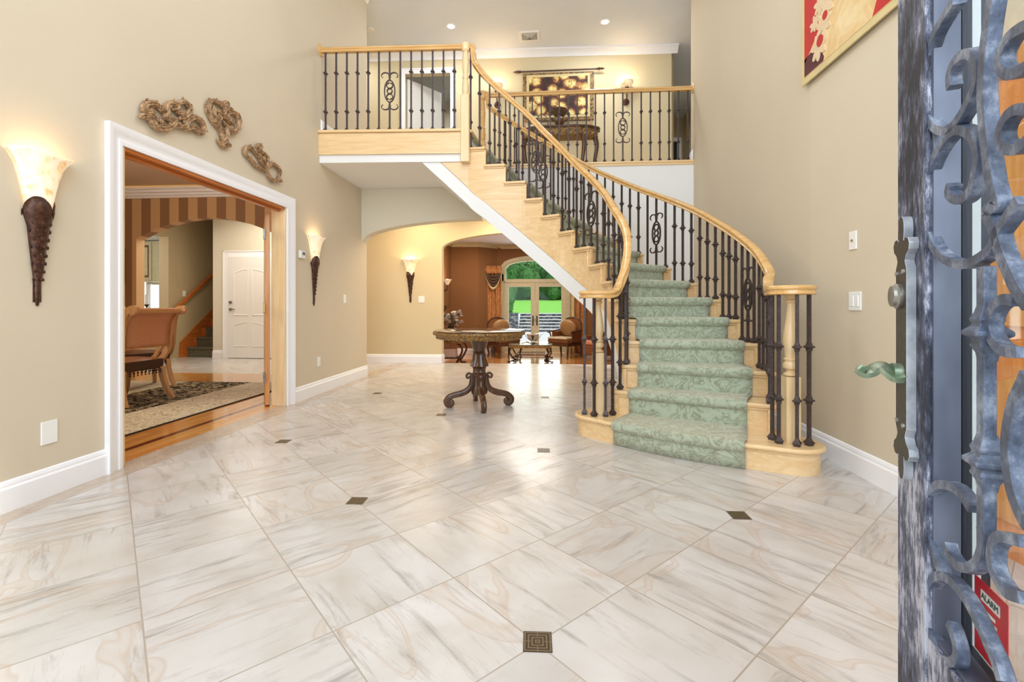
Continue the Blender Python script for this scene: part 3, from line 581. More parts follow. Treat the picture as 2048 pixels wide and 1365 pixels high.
# french doors with segmental transom
fd = struct(thing('window_1', (-0.395, 13.62, FZ))); fd['label'] = 'arched transom window over cream french doors to the garden'
def frame_ring(poly, inset_fn, y0, y1, name, mat, parent):
    n = len(poly); inn = inset_fn(poly); vs = [(x, y0, z) for x, z in poly] + [(x, y0, z) for x, z in inn] + [(x, y1, z) for x, z in poly] + [(x, y1, z) for x, z in inn]; fs = []
    for i in range(n):
        j = (i + 1) % n; fs += [(i, j, n + j, n + i), (2 * n + i, 3 * n + i, 3 * n + j, 2 * n + j), (i, 2 * n + i, 2 * n + j, j), (n + i, n + j, 3 * n + j, 3 * n + i)]
    return MB().add(vs, fs).build(name, mat, parent, smooth=20)
ax0, ax1, az0 = -1.30, 0.51, 1.78
ap = [(ax0, az0), (ax1, az0)] + [(ax1 + (ax0 - ax1) * i / 16, 2.17 + 0.23 * math.sqrt(max(0, 1 - (2 * i / 16 - 1) ** 2))) for i in range(17)]
sh = lambda k, d: (lambda P: [(-0.395 + (x + 0.395) * k, max(az0 + d, az0 + (z - az0) * k)) for x, z in P])
frame_ring(ap, sh(0.93, 0.05), 13.60, 13.70, 'transom_frame', 'cabinet_cream', fd)
MB().add([(x, 13.66, z) for x, z in sh(0.94, 0.04)(ap)], [tuple(range(len(ap)))]).build('transom_pane', 'window_glass', fd, smooth=0)
ap2 = [(ax0 - 0.10, az0), (ax1 + 0.10, az0)] + [((ax1 + 0.10) + (ax0 - ax1 - 0.20) * i / 16, 2.19 + 0.31 * math.sqrt(max(0, 1 - (2 * i / 16 - 1) ** 2))) for i in range(17)]
n = len(ap2); m = MB(); vs = [(x, 13.575, z) for x, z in ap2] + [(x, 13.575, z) for x, z in ap] + [(x, 13.60, z) for x, z in ap2]
fs = [(i, i + 1, n + i + 1, n + i) for i in range(1, n - 1)] + [(i, 2 * n + i, 2 * n + i + 1, i + 1) for i in range(1, n - 1)]
fs += [(0, n, 2 * n - 1, n - 1)]
m.add(vs, fs); m.box(ax0 - 0.10, 13.575, FZ, ax0, 13.60, az0 + 0.2).box(ax1, 13.575, FZ, ax1 + 0.10, 13.60, az0 + 0.2); m.build('casing', 'cabinet_cream', fd, smooth=15)
MB().box(ax0, 13.60, FZ, ax0 + 0.03, 13.70, az0).box(ax1 - 0.03, 13.60, FZ, ax1, 13.70, az0).box(ax0, 13.60, az0 - 0.05, ax1, 13.70, az0).build('jamb', 'cabinet_cream', fd, smooth=0, bevel=0.003)
for sx, x0, x1 in ((-1, ax0 + 0.03, -0.398), (1, -0.392, ax1 - 0.03)):
    dr = struct(thing('door_6', ((x0 + x1) / 2, 13.64, FZ))); dr['label'] = ('left' if sx < 0 else 'right') + ' cream french door with one tall pane'
    z0, z1 = FZ + 0.01, az0 - 0.05; st = 0.115
    m = MB().box(x0, 13.62, z0, x0 + st, 13.665, z1).box(x1 - st, 13.62, z0, x1, 13.665, z1).box(x0 + st, 13.62, z0, x1 - st, 13.665, z0 + 0.22).box(x0 + st, 13.62, z1 - 0.12, x1 - st, 13.665, z1); m.build('door_frame', 'cabinet_cream', dr, smooth=0, bevel=0.003)
    MB().box(x0 + st, 13.64, z0 + 0.22, x1 - st, 13.646, z1 - 0.12).build('glass_pane', 'window_glass', dr, smooth=0)
    hx = x1 - 0.055 if sx < 0 else x0 + 0.055
    MB().box(hx - 0.02, 13.61, FZ + 0.78, hx + 0.02, 13.62, FZ + 1.06).tube([(hx, 13.61, FZ + 0.95), (hx, 13.57, FZ + 0.95), (hx - sx * 0.10, 13.565, FZ + 0.95)], 0.009, 8).build('handle_plate', 'baluster_iron', dr, smooth=25)
# ================================================================== CURVED STAIRCASE
NL = [(0.237, 3.781), (0.487, 3.872), (0.585, 3.99), (0.621, 4.093), (0.622, 4.184), (0.589, 4.261), (0.55, 4.369), (0.514, 4.617), (0.414, 4.899), (0.267, 5.118), (0.115, 5.266), (-0.076, 5.371), (-0.266, 5.426), (-0.506, 5.452), (-0.742, 5.468), (-0.958, 5.486)]
NR = [(1.66, 2.994), (1.562, 3.357), (1.671, 3.607), (1.705, 3.898), (1.682, 4.209), (1.624, 4.526), (1.52, 4.919), (1.367, 5.348), (1.139, 5.731), (0.879, 6.041), (0.588, 6.268), (0.288, 6.424), (-0.023, 6.55), (-0.319, 6.656), (-0.589, 6.734), (-0.814, 6.807)]
SZ = [0.165, 0.355, 0.548, 0.737, 0.92, 1.098, 1.27, 1.46, 1.66, 1.865, 2.07, 2.28, 2.49, 2.70, 2.91, 3.12]
CLn, CRn = (0.400, 3.875), (1.547, 3.155)          # newel centres on the first step
V2 = lambda a: Vector((a[0], a[1]))
def back_dir(i):
    """unit vector of ascent at nosing line i"""
    a, b = V2(NL[i]), V2(NR[i]); d = (b - a).normalized(); return Vector((-d.y, d.x))
# stair width direction left->right ; ascent = left-hand normal
st = thing('curved_staircase', (0.9, 3.4, 0), 'curved oak staircase with white risers of light oak rising to the balcony landing', 'staircase')
st['label'] = 'curved light oak staircase rising from the marble floor to the upstairs landing'
def off_in(p, q, d):
    v = V2(q) - V2(p); v.normalize(); r = V2(p) + v * d; return (r.x, r.y)
# bottom bullnose step
def bull(r, bow):
    d = (V2(CRn) - V2(CLn)).normalized(); nrm = Vector((d.y, -d.x))    # toward the room
    pts = []
    a0 = math.atan2(nrm.y, nrm.x)
    for k in range(13): a = a0 - math.pi * (1 - k / 12); pts.append((CLn[0] + r * math.cos(a), CLn[1] + r * math.sin(a)))
    L = (V2(CRn) - V2(CLn)).length
    for k in range(1, 12):
        t = k / 12; p = V2(CLn) + d * L * t + nrm * (r + bow * math.sin(math.pi * t)); pts.append((p.x, p.y))
    for k in range(13): a = a0 + math.pi * k / 12; pts.append((CRn[0] + r * math.cos(a), CRn[1] + r * math.sin(a)))
    pts += [(1.60, 3.50), (0.56, 3.99)]
    return pts
MB().prism(bull(0.19, 0.075), SZ[0] - 0.032, SZ[0]).build('tread', 'light_oak', st, smooth=40, bevel=0.012)
MB().prism(bull(0.162, 0.07), 0.0, SZ[0] - 0.032).build('riser', 'light_oak', st, smooth=40)
MB().prism(bull(0.172, 0.072), SZ[0] - 0.046, SZ[0] - 0.032).build('tread_moulding', 'light_oak', st, smooth=40, bevel=0.004)
for i in range(1, 15):
    b0, b1 = back_dir(i), back_dir(min(i + 1, 15))
    A, B = V2(NL[i]), V2(NR[i]); C, D = V2(NR[i + 1]) + b1 * 0.02, V2(NL[i + 1]) + b1 * 0.02
    td = MB().prism([tuple(A), tuple(B), tuple(C), tuple(D)], SZ[i] - 0.032, SZ[i]).build('tread', 'light_oak', st, smooth=0, bevel=0.010)
    w = (B - A).normalized()
    A2, B2 = A + w * 0.016 + b0 * 0.014, B - w * 0.016 + b0 * 0.014
    MB().prism([tuple(A2), tuple(B2), tuple(C - w * 0.016), tuple(D + w * 0.016)], SZ[i] - 0.048, SZ[i] - 0.032).build('tread_moulding', 'light_oak', td, smooth=0, bevel=0.004)
for i in range(1, 16):
    b0 = back_dir(i); A, B = V2(NL[i]), V2(NR[i]); w = (B - A).normalized()
    A2, B2 = A + w * 0.03 + b0 * 0.03, B - w * 0.03 + b0 * 0.03
    MB().prism([tuple(A2), tuple(B2), tuple(B2 + b0 * 0.018), tuple(A2 + b0 * 0.018)], SZ[i - 1] - 0.001, SZ[i] - 0.033).build('riser', 'light_oak_y', st, smooth=0)
# curved strings: zigzag top under the treads, smooth lower edge, white band and soffit below
WB = [0.0, 0.0, 0.0, 0.13, 0.36, 0.57, 0.80, 0.98, 1.17, 1.33, 1.49, 1.675, 1.845, 2.055, 2.256, 2.44]   # underside of the oak face along the left side
SIDE = []
def side_pts(N, M2, ins):
    return [V2(off_in(N[i], M2[i], ins)) for i in range(16)]
def interp(arr, s):
    i = min(int(s), 14); t = s - i; return arr[i] + (arr[i + 1] - arr[i]) * t
def string(N, M2, name, mat, ins, th, zlo, band=None):
    P = side_pts(N, M2, ins); Q = side_pts(N, M2, ins + th)
    sp = [tuple(p) + (0,) for p in P]; P3 = spline(sp, 4); Q3 = spline([tuple(q) + (0,) for q in Q], 4)
    m = MB()
    for k in range(4, len(P3) - 1):       # from nosing 2 onward
        s0, s1 = k / 4, (k + 1) / 4; i = int(s0 + 1e-6)
        if band is None:
            t0 = t1 = SZ[i] - 0.033; l0, l1 = zlo(s0), zlo(s1)
        else:
            t0, t1 = band(s0), band(s1); l0, l1 = zlo(s0), zlo(s1)
        if min(t0, t1) < 0.01: continue
        l0, l1 = max(l0, 0.0), max(l1, 0.0)
        a, b, c, d = P3[k], P3[k + 1], Q3[k + 1], Q3[k]
        m.prism([(a.x, a.y), (b.x, b.y), (c.x, c.y), (d.x, d.y)], [l0, l1, l1, l0], [t0, t1, t1, t0])
    return m.build(name, mat, st, smooth=0)
zl = lambda s: interp(WB, s)
def gapw(s): return 0.20 if s > 6 else max(0.13, 0.20 - (6 - s) * 0.01)
zd = lambda s: zl(s) - gapw(s)
string(NL, NR, 'left_string', 'light_oak', 0.03, 0.03, zl)
string(NL, NR, 'left_string_band', 'white_paint', 0.034, 0.05, zd, lambda s: zl(s) - 0.004)
zr = zd
string(NR, NL, 'right_string', 'light_oak', 0.03, 0.03, zr)
Pl = spline([tuple(p) + (0,) for p in side_pts(NL, NR, 0.07)], 4); Pr = spline([tuple(p) + (0,) for p in side_pts(NR, NL, 0.05)], 4); m = MB(); n = 0
for k in range(10, len(Pl)):
    s = min(k / 4, 15); m.v += [(Pl[k].x, Pl[k].y, max(0.0, zd(s) + 0.004)), (Pr[k].x, Pr[k].y, max(0.0, zr(s) + 0.004))]
    if n: b = len(m.v); m.f.append((b - 4, b - 3, b - 1, b - 2))
    n += 1
m.build('soffit', 'white_paint', st, smooth=60, solid=0.01)
# the strings run on under the landing edge
fy = lambda x: 5.412 + (x + 2.72) * 0.0487
def plate(name, pts, mat, d0, d1):
    return MB().extr(pts, lambda x, z: (x, fy(x) + d0, z), lambda x, z: (x, fy(x) + d1, z)).build(name, mat, st, smooth=0)
plate('left_string', [(-1.37, 2.834), (-0.93, 2.834), (-0.93, 2.42)], 'light_oak', 0.017, 0.05)
plate('left_string_band', [(-1.50, 2.744), (-1.37, 2.829), (-0.93, 2.414), (-0.93, 2.22)], 'white_paint', 0.020, 0.06)
MB().add([(-1.50, 5.47, 2.744), (-1.50, 6.67, 2.744), (-0.80, 6.67, 2.19), (-0.93, 5.50, 2.22)], [(0, 1, 2, 3)]).build('soffit', 'white_paint', st, smooth=0)
# ------------------------------------------------------------------ carpet runner, one continuous strip
FL = [0.0, 0.135, 0.13, 0.135, 0.13, 0.125] + [0.14] * 10
FR = [0.0, 0.16, 0.14, 0.13, 0.13, 0.125] + [0.13] * 10
def crow(i, back, z, n=14):
    if i == 0:
        d = (V2(CRn) - V2(CLn)).normalized(); nrm = Vector((d.y, -d.x)); L = (V2(CRn) - V2(CLn)).length; out = []
        for k in range(n + 1):
            t = 0.172 + (0.833 - 0.172) * k / n; p = V2(CLn) + d * L * t + nrm * (0.19 + 0.075 * math.sin(math.pi * t) - back); out.append((p.x, p.y, z))
        return out
    A, B = V2(NL[i]), V2(NR[i]); b0 = back_dir(i); out = []
    for k in range(n + 1):
        t = FL[i] + (1 - FL[i] - FR[i]) * k / n; p = A + (B - A) * t + b0 * back; out.append((p.x, p.y, z))
    return out
rows = []; T = 0.014
for i in range(0, 16):
    zb = (0.002 if i == 0 else SZ[i - 1] + T); zt = SZ[i]
    rows.append(crow(i, 0.03 - T, zb)); rows.append(crow(i, 0.03 - T - 0.002, (zb + zt) / 2 - 0.01)); rows.append(crow(i, 0.03 - T, zt - 0.06))
    rows.append(crow(i, -0.004 - T, zt - 0.040)); rows.append(crow(i, -0.010 - T, zt - 0.018)); rows.append(crow(i, -0.006 - T, zt + T * 0.4)); rows.append(crow(i, 0.012, zt + T)); rows.append(crow(i, 0.06, zt + T))
n = 14; m = MB()
for r in rows: m.v += r
for j in range(len(rows) - 1):
    for k in range(n): a = j * (n + 1) + k; m.f.append((a, a + 1, a + n + 2, a + n + 1))
run = m.build('stair_runner', 'green_carpet', smooth=50); mm = run.modifiers.new('solid', 'SOLIDIFY'); mm.thickness = 0.012; mm.offset = 0
tag(run, 'sage green leaf-patterned carpet runner covering the curved staircase steps', 'carpet runner')

# ------------------------------------------------------------------ ironwork
def bar_profile(w): return [(-w, -w), (w, -w), (w, w), (-w, w)]
def knob(m, z, w=0.0085, k=1.0):
    pr = [(w, -0.030), (w * 1.35, -0.024), (w * 1.5, -0.014), (w * 1.3, -0.011), (w * 2.5, -0.004), (w * 2.5, 0.002), (w * 1.5, 0.010), (w * 1.4, 0.016), (w, 0.030)]
    m.lathe([(r, z + h * k) for r, h in pr], n=4, rot=math.pi / 4, sq=True)
def foot(m, w=0.0085):
    pr = [(w * 1.9, 0.0), (w * 1.9, 0.010), (w * 2.5, 0.016), (w * 2.4, 0.022), (w * 1.5, 0.034), (w, 0.048)]
    m.lathe(pr, n=4, rot=math.pi / 4, sq=True)
BW = 0.0092
_cache = {}
def baluster_mesh(h, kind, knobs=(0.27, 0.73)):
    key = (round(h, 2), kind, knobs)
    if key in _cache: return _cache[key]
    h = round(h, 2); m = MB()
    if kind in ('knob', 'plain'):
        m.box(-BW, -BW, 0.0, BW, BW, h); foot(m, BW)
        if kind == 'knob':
            for f in knobs: knob(m, h * f, BW)
    else:
        foot(m, BW); c = h * 0.5; H2 = 0.130
        m.box(-BW, -BW, 0, BW, BW, c - H2); m.box(-BW, -BW, c + H2, BW, BW, h)
        R = [(-0.006, -0.008), (0.006, -0.008), (0.006, 0.008), (-0.006, 0.008)]
        ell = [(0.062 * math.cos(2 * math.pi * k / 36), 0, c + H2 * math.sin(2 * math.pi * k / 36)) for k in range(36)]
        m.sweep(ell, R, up=(0, 1, 0), closed=True)
        m.sweep([(0.030 * math.cos(2 * math.pi * k / 20), 0, c + 0.030 * math.sin(2 * math.pi * k / 20)) for k in range(20)], R, up=(0, 1, 0), closed=True)
        for sgn in (1, -1):
            cup = [(0.037 * math.cos(a), 0, c + sgn * (0.070 - 0.037 * math.sin(a))) for a in [math.pi * (-0.28 + 1.56 * q / 18) for q in range(19)]]
            m.sweep(cup, R, up=(0, 1, 0))
            for sx in (1, -1):
                m.sweep([(sx * 0.006, 0, c + sgn * 0.104), (sx * 0.012, 0, c + sgn * 0.094), (sx * 0.020, 0, c + sgn * 0.088), (sx * 0.026, 0, c + sgn * 0.096)], [(a * 0.7, b) for a, b in R], up=(0, 1, 0))
                cu = [(sx * 0.006, 0, c + sgn * (H2 + 0.035))]
                for q in range(15):
                    a = math.pi * (1.0 - 1.28 * q / 14)
                    cu.append((sx * (0.052 + 0.046 * math.cos(a)), 0, c + sgn * (H2 + 0.052 + 0.034 * math.sin(a) + 0.004)))
                m.sweep(spline(cu, 2), R, up=(0, 1, 0), scale=[1.15 - 0.5 * k / (len(cu) * 2 - 2) for k in range(len(cu) * 2 - 1)])
    me = m.mesh('baluster', 'baluster_iron', 30); _cache[key] = me; return me
def baluster(parent, x, y, z0, z1, kind='knob', ang=0.0, name=None, knobs=(0.27, 0.73)):
    o = bpy.data.objects.new(name or ('scroll_baluster' if kind == 'scroll' else 'baluster'), baluster_mesh(z1 - z0, kind, knobs)); COL.objects.link(o)
    o.parent = parent; o.location = (x - parent.location.x, y - parent.location.y, z0 - parent.location.z); o.rotation_euler = (0, 0, ang); return o
RAILP = [(-0.026, -0.030), (0.026, -0.030), (0.030, -0.022), (0.020, -0.008), (0.020, -0.004), (0.033, 0.006), (0.033, 0.018), (0.022, 0.029), (0.0, 0.033), (-0.022, 0.029), (-0.033, 0.018), (-0.033, 0.006), (-0.020, -0.004), (-0.020, -0.008), (-0.030, -0.022)]
def turned(m, x, y, z0, z1, r=0.045, top=None):
    """turned newel profile between z0 and z1"""
    H = z1 - z0; P = [(0.030, 0), (0.044, 0.012), (0.046, 0.03), (0.030, 0.05), (0.024, 0.07), (0.032, 0.085), (0.044, 0.10), (0.047, 0.125), (0.045, 0.16), (0.036, 0.185), (0.042, 0.20), (0.044, 0.215), (0.034, 0.23), (0.037, 0.30), (0.046, 0.42), (0.044, 0.52), (0.030, 0.72), (0.024, 0.84), (0.022, 0.895), (0.034, 0.915), (0.036, 0.93), (0.024, 0.95), (0.036, 0.975), (0.040, 1.0)]
    m.lathe([(a * r / 0.045, z0 + b * H) for a, b in P], x, y, 0, 24)
def chamfer_square(m, x, y, z0, z1, h=0.045):
    c = 0.008; pts = [(x - h + c, y - h), (x + h - c, y - h), (x + h, y - h + c), (x + h, y + h - c), (x + h - c, y + h), (x - h + c, y + h), (x - h, y + h - c), (x - h, y - h + c)]
    m.prism(pts, z0, z1)
def ring_cap(m, cx, cy, z, r):
    pr = [(0.0001, -0.030), (r - 0.012, -0.030), (r - 0.004, -0.024), (r - 0.010, -0.008), (r - 0.010, -0.002), (r, 0.008), (r, 0.020), (r - 0.010, 0.029), (0.0001, 0.033)]
    m.lathe(pr, cx, cy, z, 40)
# ---- left (inner) stair railing
lr = thing('stair_railing', (CLn[0], CLn[1], SZ[0]), 'near left stair railing whose oak handrail ends in a scroll over the bottom step', 'railing')
LOFF = {1: 0.86, 2: 0.80, 3: 0.79, 4: 0.775, 5: 0.72, 6: 0.67, 7: 0.66, 8: 0.69, 9: 0.715, 10: 0.74, 11: 0.765, 12: 0.785, 13: 0.805, 14: 0.825}
pl = [(-0.973, 5.492, 4.093), (-0.905, 5.490, 4.093), (-0.886, 5.490, 4.06), (-0.882, 5.488, 3.98), (-0.855, 5.486, 3.88)]
for i in range(14, 1, -1):
    x, y = off_in(NL[i], NR[i], 0.05); pl.append((x, y, SZ[i] + LOFF[i]))
VZ = 1.128
pl += [(0.575, 3.925, 1.20), (0.535, 3.83, 1.150), (0.478, 3.765, VZ), (0.40, 3.745, VZ), (0.32, 3.770, VZ), (0.275, 3.84, VZ), (0.285, 3.93, VZ)]
pls = spline(pl, 5)
m = MB().sweep(pls, RAILP); m.lathe([(0.0001, -0.028), (0.10, -0.028), (0.115, -0.02), (0.115, 0.02), (0.10, 0.031), (0.0001, 0.033)], CLn[0], CLn[1], VZ, 32); m.build('handrail', 'rail_oak', lr, smooth=40)
m = MB(); chamfer_square(m, CLn[0], CLn[1], SZ[0], 0.66, 0.045); turned(m, CLn[0], CLn[1], 0.66, VZ - 0.028); m.build('newel_post', 'light_oak_z', lr, smooth=40)
for a in (205, 250, 292, 330):
    x, y = CLn[0] + 0.125 * math.cos(math.radians(a)), CLn[1] + 0.125 * math.sin(math.radians(a)); baluster(lr, x, y, SZ[0], VZ - 0.025, 'knob', math.radians(a - 30), knobs=(0.28, 0.645))
def poly_at(N, M2, s, ins):
    i = min(int(s), 14); t = s - i; p = V2(off_in(N[i], M2[i], ins)); q = V2(off_in(N[i + 1], M2[i + 1], ins)); r = p + (q - p) * t; d = q - p; return r.x, r.y, math.atan2(d.y, d.x)
def rail_z(path, x, y):
    best = 1e9; z = 0
    for a, b in zip(path, path[1:]):
        d = b - a; L2 = d.x * d.x + d.y * d.y
        if L2 < 1e-9: continue
        t = max(0, min(1, ((x - a.x) * d.x + (y - a.y) * d.y) / L2)); px, py = a.x + d.x * t, a.y + d.y * t; q = (px - x) ** 2 + (py - y) ** 2
        if q < best: best = q; z = a.z + d.z * t
    return z
railL = [Vector(p) for p in pls]
Ls = [14.86, 14.36, 13.82, 13.34, 12.82, 12.38, 11.86, 11.40, 10.90, 10.42, 9.9, 9.45, 8.95, 8.5, 8.05, 7.6, 7.15, 6.6, 5.9, 5.2, 4.5, 3.7, 2.9, 2.2, 1.5]
Lk = {11.86: 'plain', 11.40: 'scroll', 10.90: 'plain', 8.05: 'scroll', 7.6: 'plain', 8.5: 'plain', 4.5: 'plain'}
for s in Ls:
    x, y, a = poly_at(NL, NR, s, 0.05); z0 = SZ[int(s + 1e-6)]; baluster(lr, x, y, z0, rail_z(railL, x, y) - 0.022, Lk.get(s, 'knob'), a)
# ---- right (outer) stair railing
rr = thing('stair_railing', (CRn[0], CRn[1], SZ[0]), 'right-hand stair railing beside the wall, ending in a round oak cap', 'railing')
N2 = (-0.968, 6.845)
pr_ = [(N2[0], N2[1], 4.150), (-0.905, 6.842, 4.150), (-0.888, 6.840, 4.11), (-0.882, 6.838, 4.02), (-0.850, 6.830, 3.93)]
ROFF = {15: 0.775, 14: 0.79, 13: 0.80, 12: 0.79, 11: 0.775, 10: 0.76, 9: 0.755, 8: 0.75, 7: 0.745, 6: 0.73, 5: 0.70, 4: 0.715, 3: 0.727, 2: 0.735, 1: 0.80}
for i in range(14, 1, -1):
    x, y = off_in(NR[i], NL[i], 0.05); pr_.append((x, y, SZ[i] + ROFF[i]))
pr_ += [(1.560, 3.50, 1.215), (1.500, 3.36, 1.145), (1.452, 3.24, 1.135), (1.47, 3.16, 1.135)]
prs = spline(pr_, 5); m = MB().sweep(prs, RAILP); ring_cap(m, CRn[0], CRn[1], 1.135, 0.145); m.build('handrail', 'rail_oak', rr, smooth=40)
m = MB(); chamfer_square(m, CRn[0], CRn[1], SZ[0], 0.585, 0.045); turned(m, CRn[0], CRn[1], 0.585, 1.106); m.build('newel_post', 'light_oak_z', rr, smooth=40)
for a in (160, 205, 262, 312):
    x, y = CRn[0] + 0.105 * math.cos(math.radians(a)), CRn[1] + 0.105 * math.sin(math.radians(a)); baluster(rr, x, y, SZ[0], 1.108, 'knob', math.radians(a - 30), knobs=(0.30, 0.655))
railR = [Vector(p) for p in prs]
s = 14.85; k = 0
kinds = {}
Rs = []
for i in range(1, 15):
    cnt = 3
    for q in range(cnt): Rs.append(i + (q + 0.5) / cnt * 0.98 - 0.02)
for idx, s in enumerate(Rs):
    kd = 'knob'
    # scroll balusters about every eight, flanked by plain bars
    i3 = idx
    if i3 in (7, 19, 33): kd = 'scroll'
    elif i3 in (6, 8, 18, 20, 32, 34): kd = 'plain'
    x, y, a = poly_at(NR, NL, s, 0.05); baluster(rr, x, y, SZ[int(s + 0.021)], rail_z(railR, x, y) - 0.022, kd, a)
# ---- landing railing (left, over the dining side)
lg = thing('landing_railing', (-1.85, 5.45, ZL), 'upper left landing railing between the wall and the tall oak post', 'railing')
fl = lambda x: 5.43 + (x + 2.72) * (5.512 - 5.43) / 1.762
hrl = MB().sweep([(XL + 0.02, fl(XL), 4.093), (-0.973, 5.492, 4.093)], RAILP).build('handrail', 'rail_oak', lg, smooth=40); m = MB(); m.lathe([(0.062, 0), (0.062, 0.010), (0.050, 0.018), (0.04, 0.022)], 0, 0, 0, 24); n0 = 0
m.v[n0:] = [(XL + z, fl(XL) + x, 4.093 + y * 1.15) for x, y, z in m.v[n0:]]
m.build('wall_rosette', 'rail_oak', hrl, smooth=40)
m = MB(); chamfer_square(m, -0.973, 5.466, 2.725, 3.50, 0.050); m.lathe([(r * (0.86 if 3.53 < z < 4.03 else 1.0), z) for r, z in [(0.046, 3.50), (0.052, 3.52), (0.040, 3.54), (0.046, 3.555), (0.048, 3.62), (0.044, 3.68), (0.036, 3.70), (0.046, 3.72), (0.046, 3.735), (0.034, 3.755), (0.042, 3.80), (0.048, 3.90), (0.040, 3.98), (0.033, 4.02), (0.046, 4.04), (0.046, 4.06), (0.052, 4.075), (0.052, 4.115), (0.040, 4.130), (0.0001, 4.135)]], -0.973, 5.478, 0, 24); m.build('newel_post', 'light_oak_z', lg, smooth=40)
xs = [-2.655 + 0.1285 * k for k in range(13)]
for k, x in enumerate(xs):
    kd = 'scroll' if k == 6 else ('plain' if k in (5, 7) else 'knob'); baluster(lg, x, fl(x), ZL, 4.066, kd, 0.05, knobs=(0.25, 0.735))
# ---- balcony railing (right)
bg = thing('balcony_railing', (0.5, 6.91, ZL), 'long balcony railing in front of the upstairs hall painting', 'railing')
fb = lambda x: 6.905 + 0.004 * x
hrl = MB().sweep([(N2[0], N2[1] + 0.03, 4.150), (-0.80, fb(-0.8), 4.150), (2.045, fb(2.0), 4.150)], RAILP).build('handrail', 'rail_oak', bg, smooth=40); m = MB(); n0 = 0; m.lathe([(0.062, 0), (0.062, 0.010), (0.050, 0.018), (0.04, 0.022)], 0, 0, 0, 24)
m.v[n0:] = [(2.055 - z, fb(2.0) + x, 4.150 + y * 1.15) for x, y, z in m.v[n0:]]
m.build('wall_rosette', 'rail_oak', hrl, smooth=40)
m = MB(); chamfer_square(m, N2[0], N2[1], ZL, 3.42, 0.045); m.lathe([(0.046, 3.42), (0.050, 3.44), (0.036, 3.47), (0.044, 3.49), (0.046, 3.56), (0.038, 3.62), (0.046, 3.64), (0.034, 3.66), (0.040, 3.74), (0.046, 3.86), (0.040, 3.98), (0.032, 4.05), (0.046, 4.07), (0.050, 4.09), (0.052, 4.17), (0.040, 4.188), (0.0001, 4.19)], N2[0], N2[1], 0, 24); m.build('newel_post', 'rail_oak', bg, smooth=40)
x = 2.055 - 0.075; k = 0
while x > -0.75:
    kd = 'scroll' if k in (7, 17) else ('plain' if k in (6, 8, 16, 18) else 'knob'); baluster(bg, x, fb(x), ZL, 4.122, kd, 0.0, knobs=(0.27, 0.72)); x -= 0.1305; k += 1
# ================================================================== FOYER TABLE
tb = thing('pedestal_table', (-0.715, 4.83, 0), 'round carved wood pedestal table with a dark marble top in the foyer', 'table')
TXc, TYc = -0.715, 4.83
m = MB(); m.lathe([(0.0001, 0), (0.455, 0), (0.466, 0.006), (0.466, 0.018), (0.450, 0.024), (0.0001, 0.024)], TXc, TYc, 0.768, 64); m.build('marble_top', 'dark_marble', tb, smooth=40)
def rim(r, z, k):
    m = MB(); pr = [(r, z)]
m = MB(); m.lathe([(0.30, 0.700), (0.41, 0.700), (0.425, 0.706), (0.440, 0.722), (0.452, 0.745), (0.462, 0.752), (0.474, 0.756), (0.474, 0.772), (0.462, 0.778), (0.454, 0.772), (0.30, 0.772)], TXc, TYc, 0, 96, flute=48, fd=0.004); m.build('carved_apron', 'gilt_carving', tb, smooth=60)
m = MB()
for q in range(72):
    a = 2 * math.pi * q / 72; m.ball((TXc + 0.466 * math.cos(a), TYc + 0.466 * math.sin(a), 0.752), 0.0075, 6)
    m.ball((TXc + 0.436 * math.cos(a), TYc + 0.436 * math.sin(a), 0.722), 0.012, 6, (0.8, 0.8, 1.5))
m.build('apron_beading', 'gilt_carving', tb, smooth=60)
m = MB(); m.lathe([(0.30, 0.702), (0.16, 0.700), (0.10, 0.69), (0.085, 0.66), (0.068, 0.60), (0.060, 0.57), (0.072, 0.562), (0.060, 0.552), (0.066, 0.54)], TXc, TYc, 0, 32)
m.lathe([(0.058, 0.56), (0.064, 0.53), (0.068, 0.49), (0.085, 0.445), (0.094, 0.42), (0.070, 0.41), (0.060, 0.38), (0.064, 0.35), (0.080, 0.34), (0.080, 0.32), (0.062, 0.305), (0.066, 0.27), (0.060, 0.22), (0.072, 0.20), (0.082, 0.16), (0.074, 0.13), (0.040, 0.12), (0.0001, 0.11)], TXc, TYc, 0, 48, flute=12, fd=0.06)
m.build('column', 'dark_carved', tb, smooth=50)
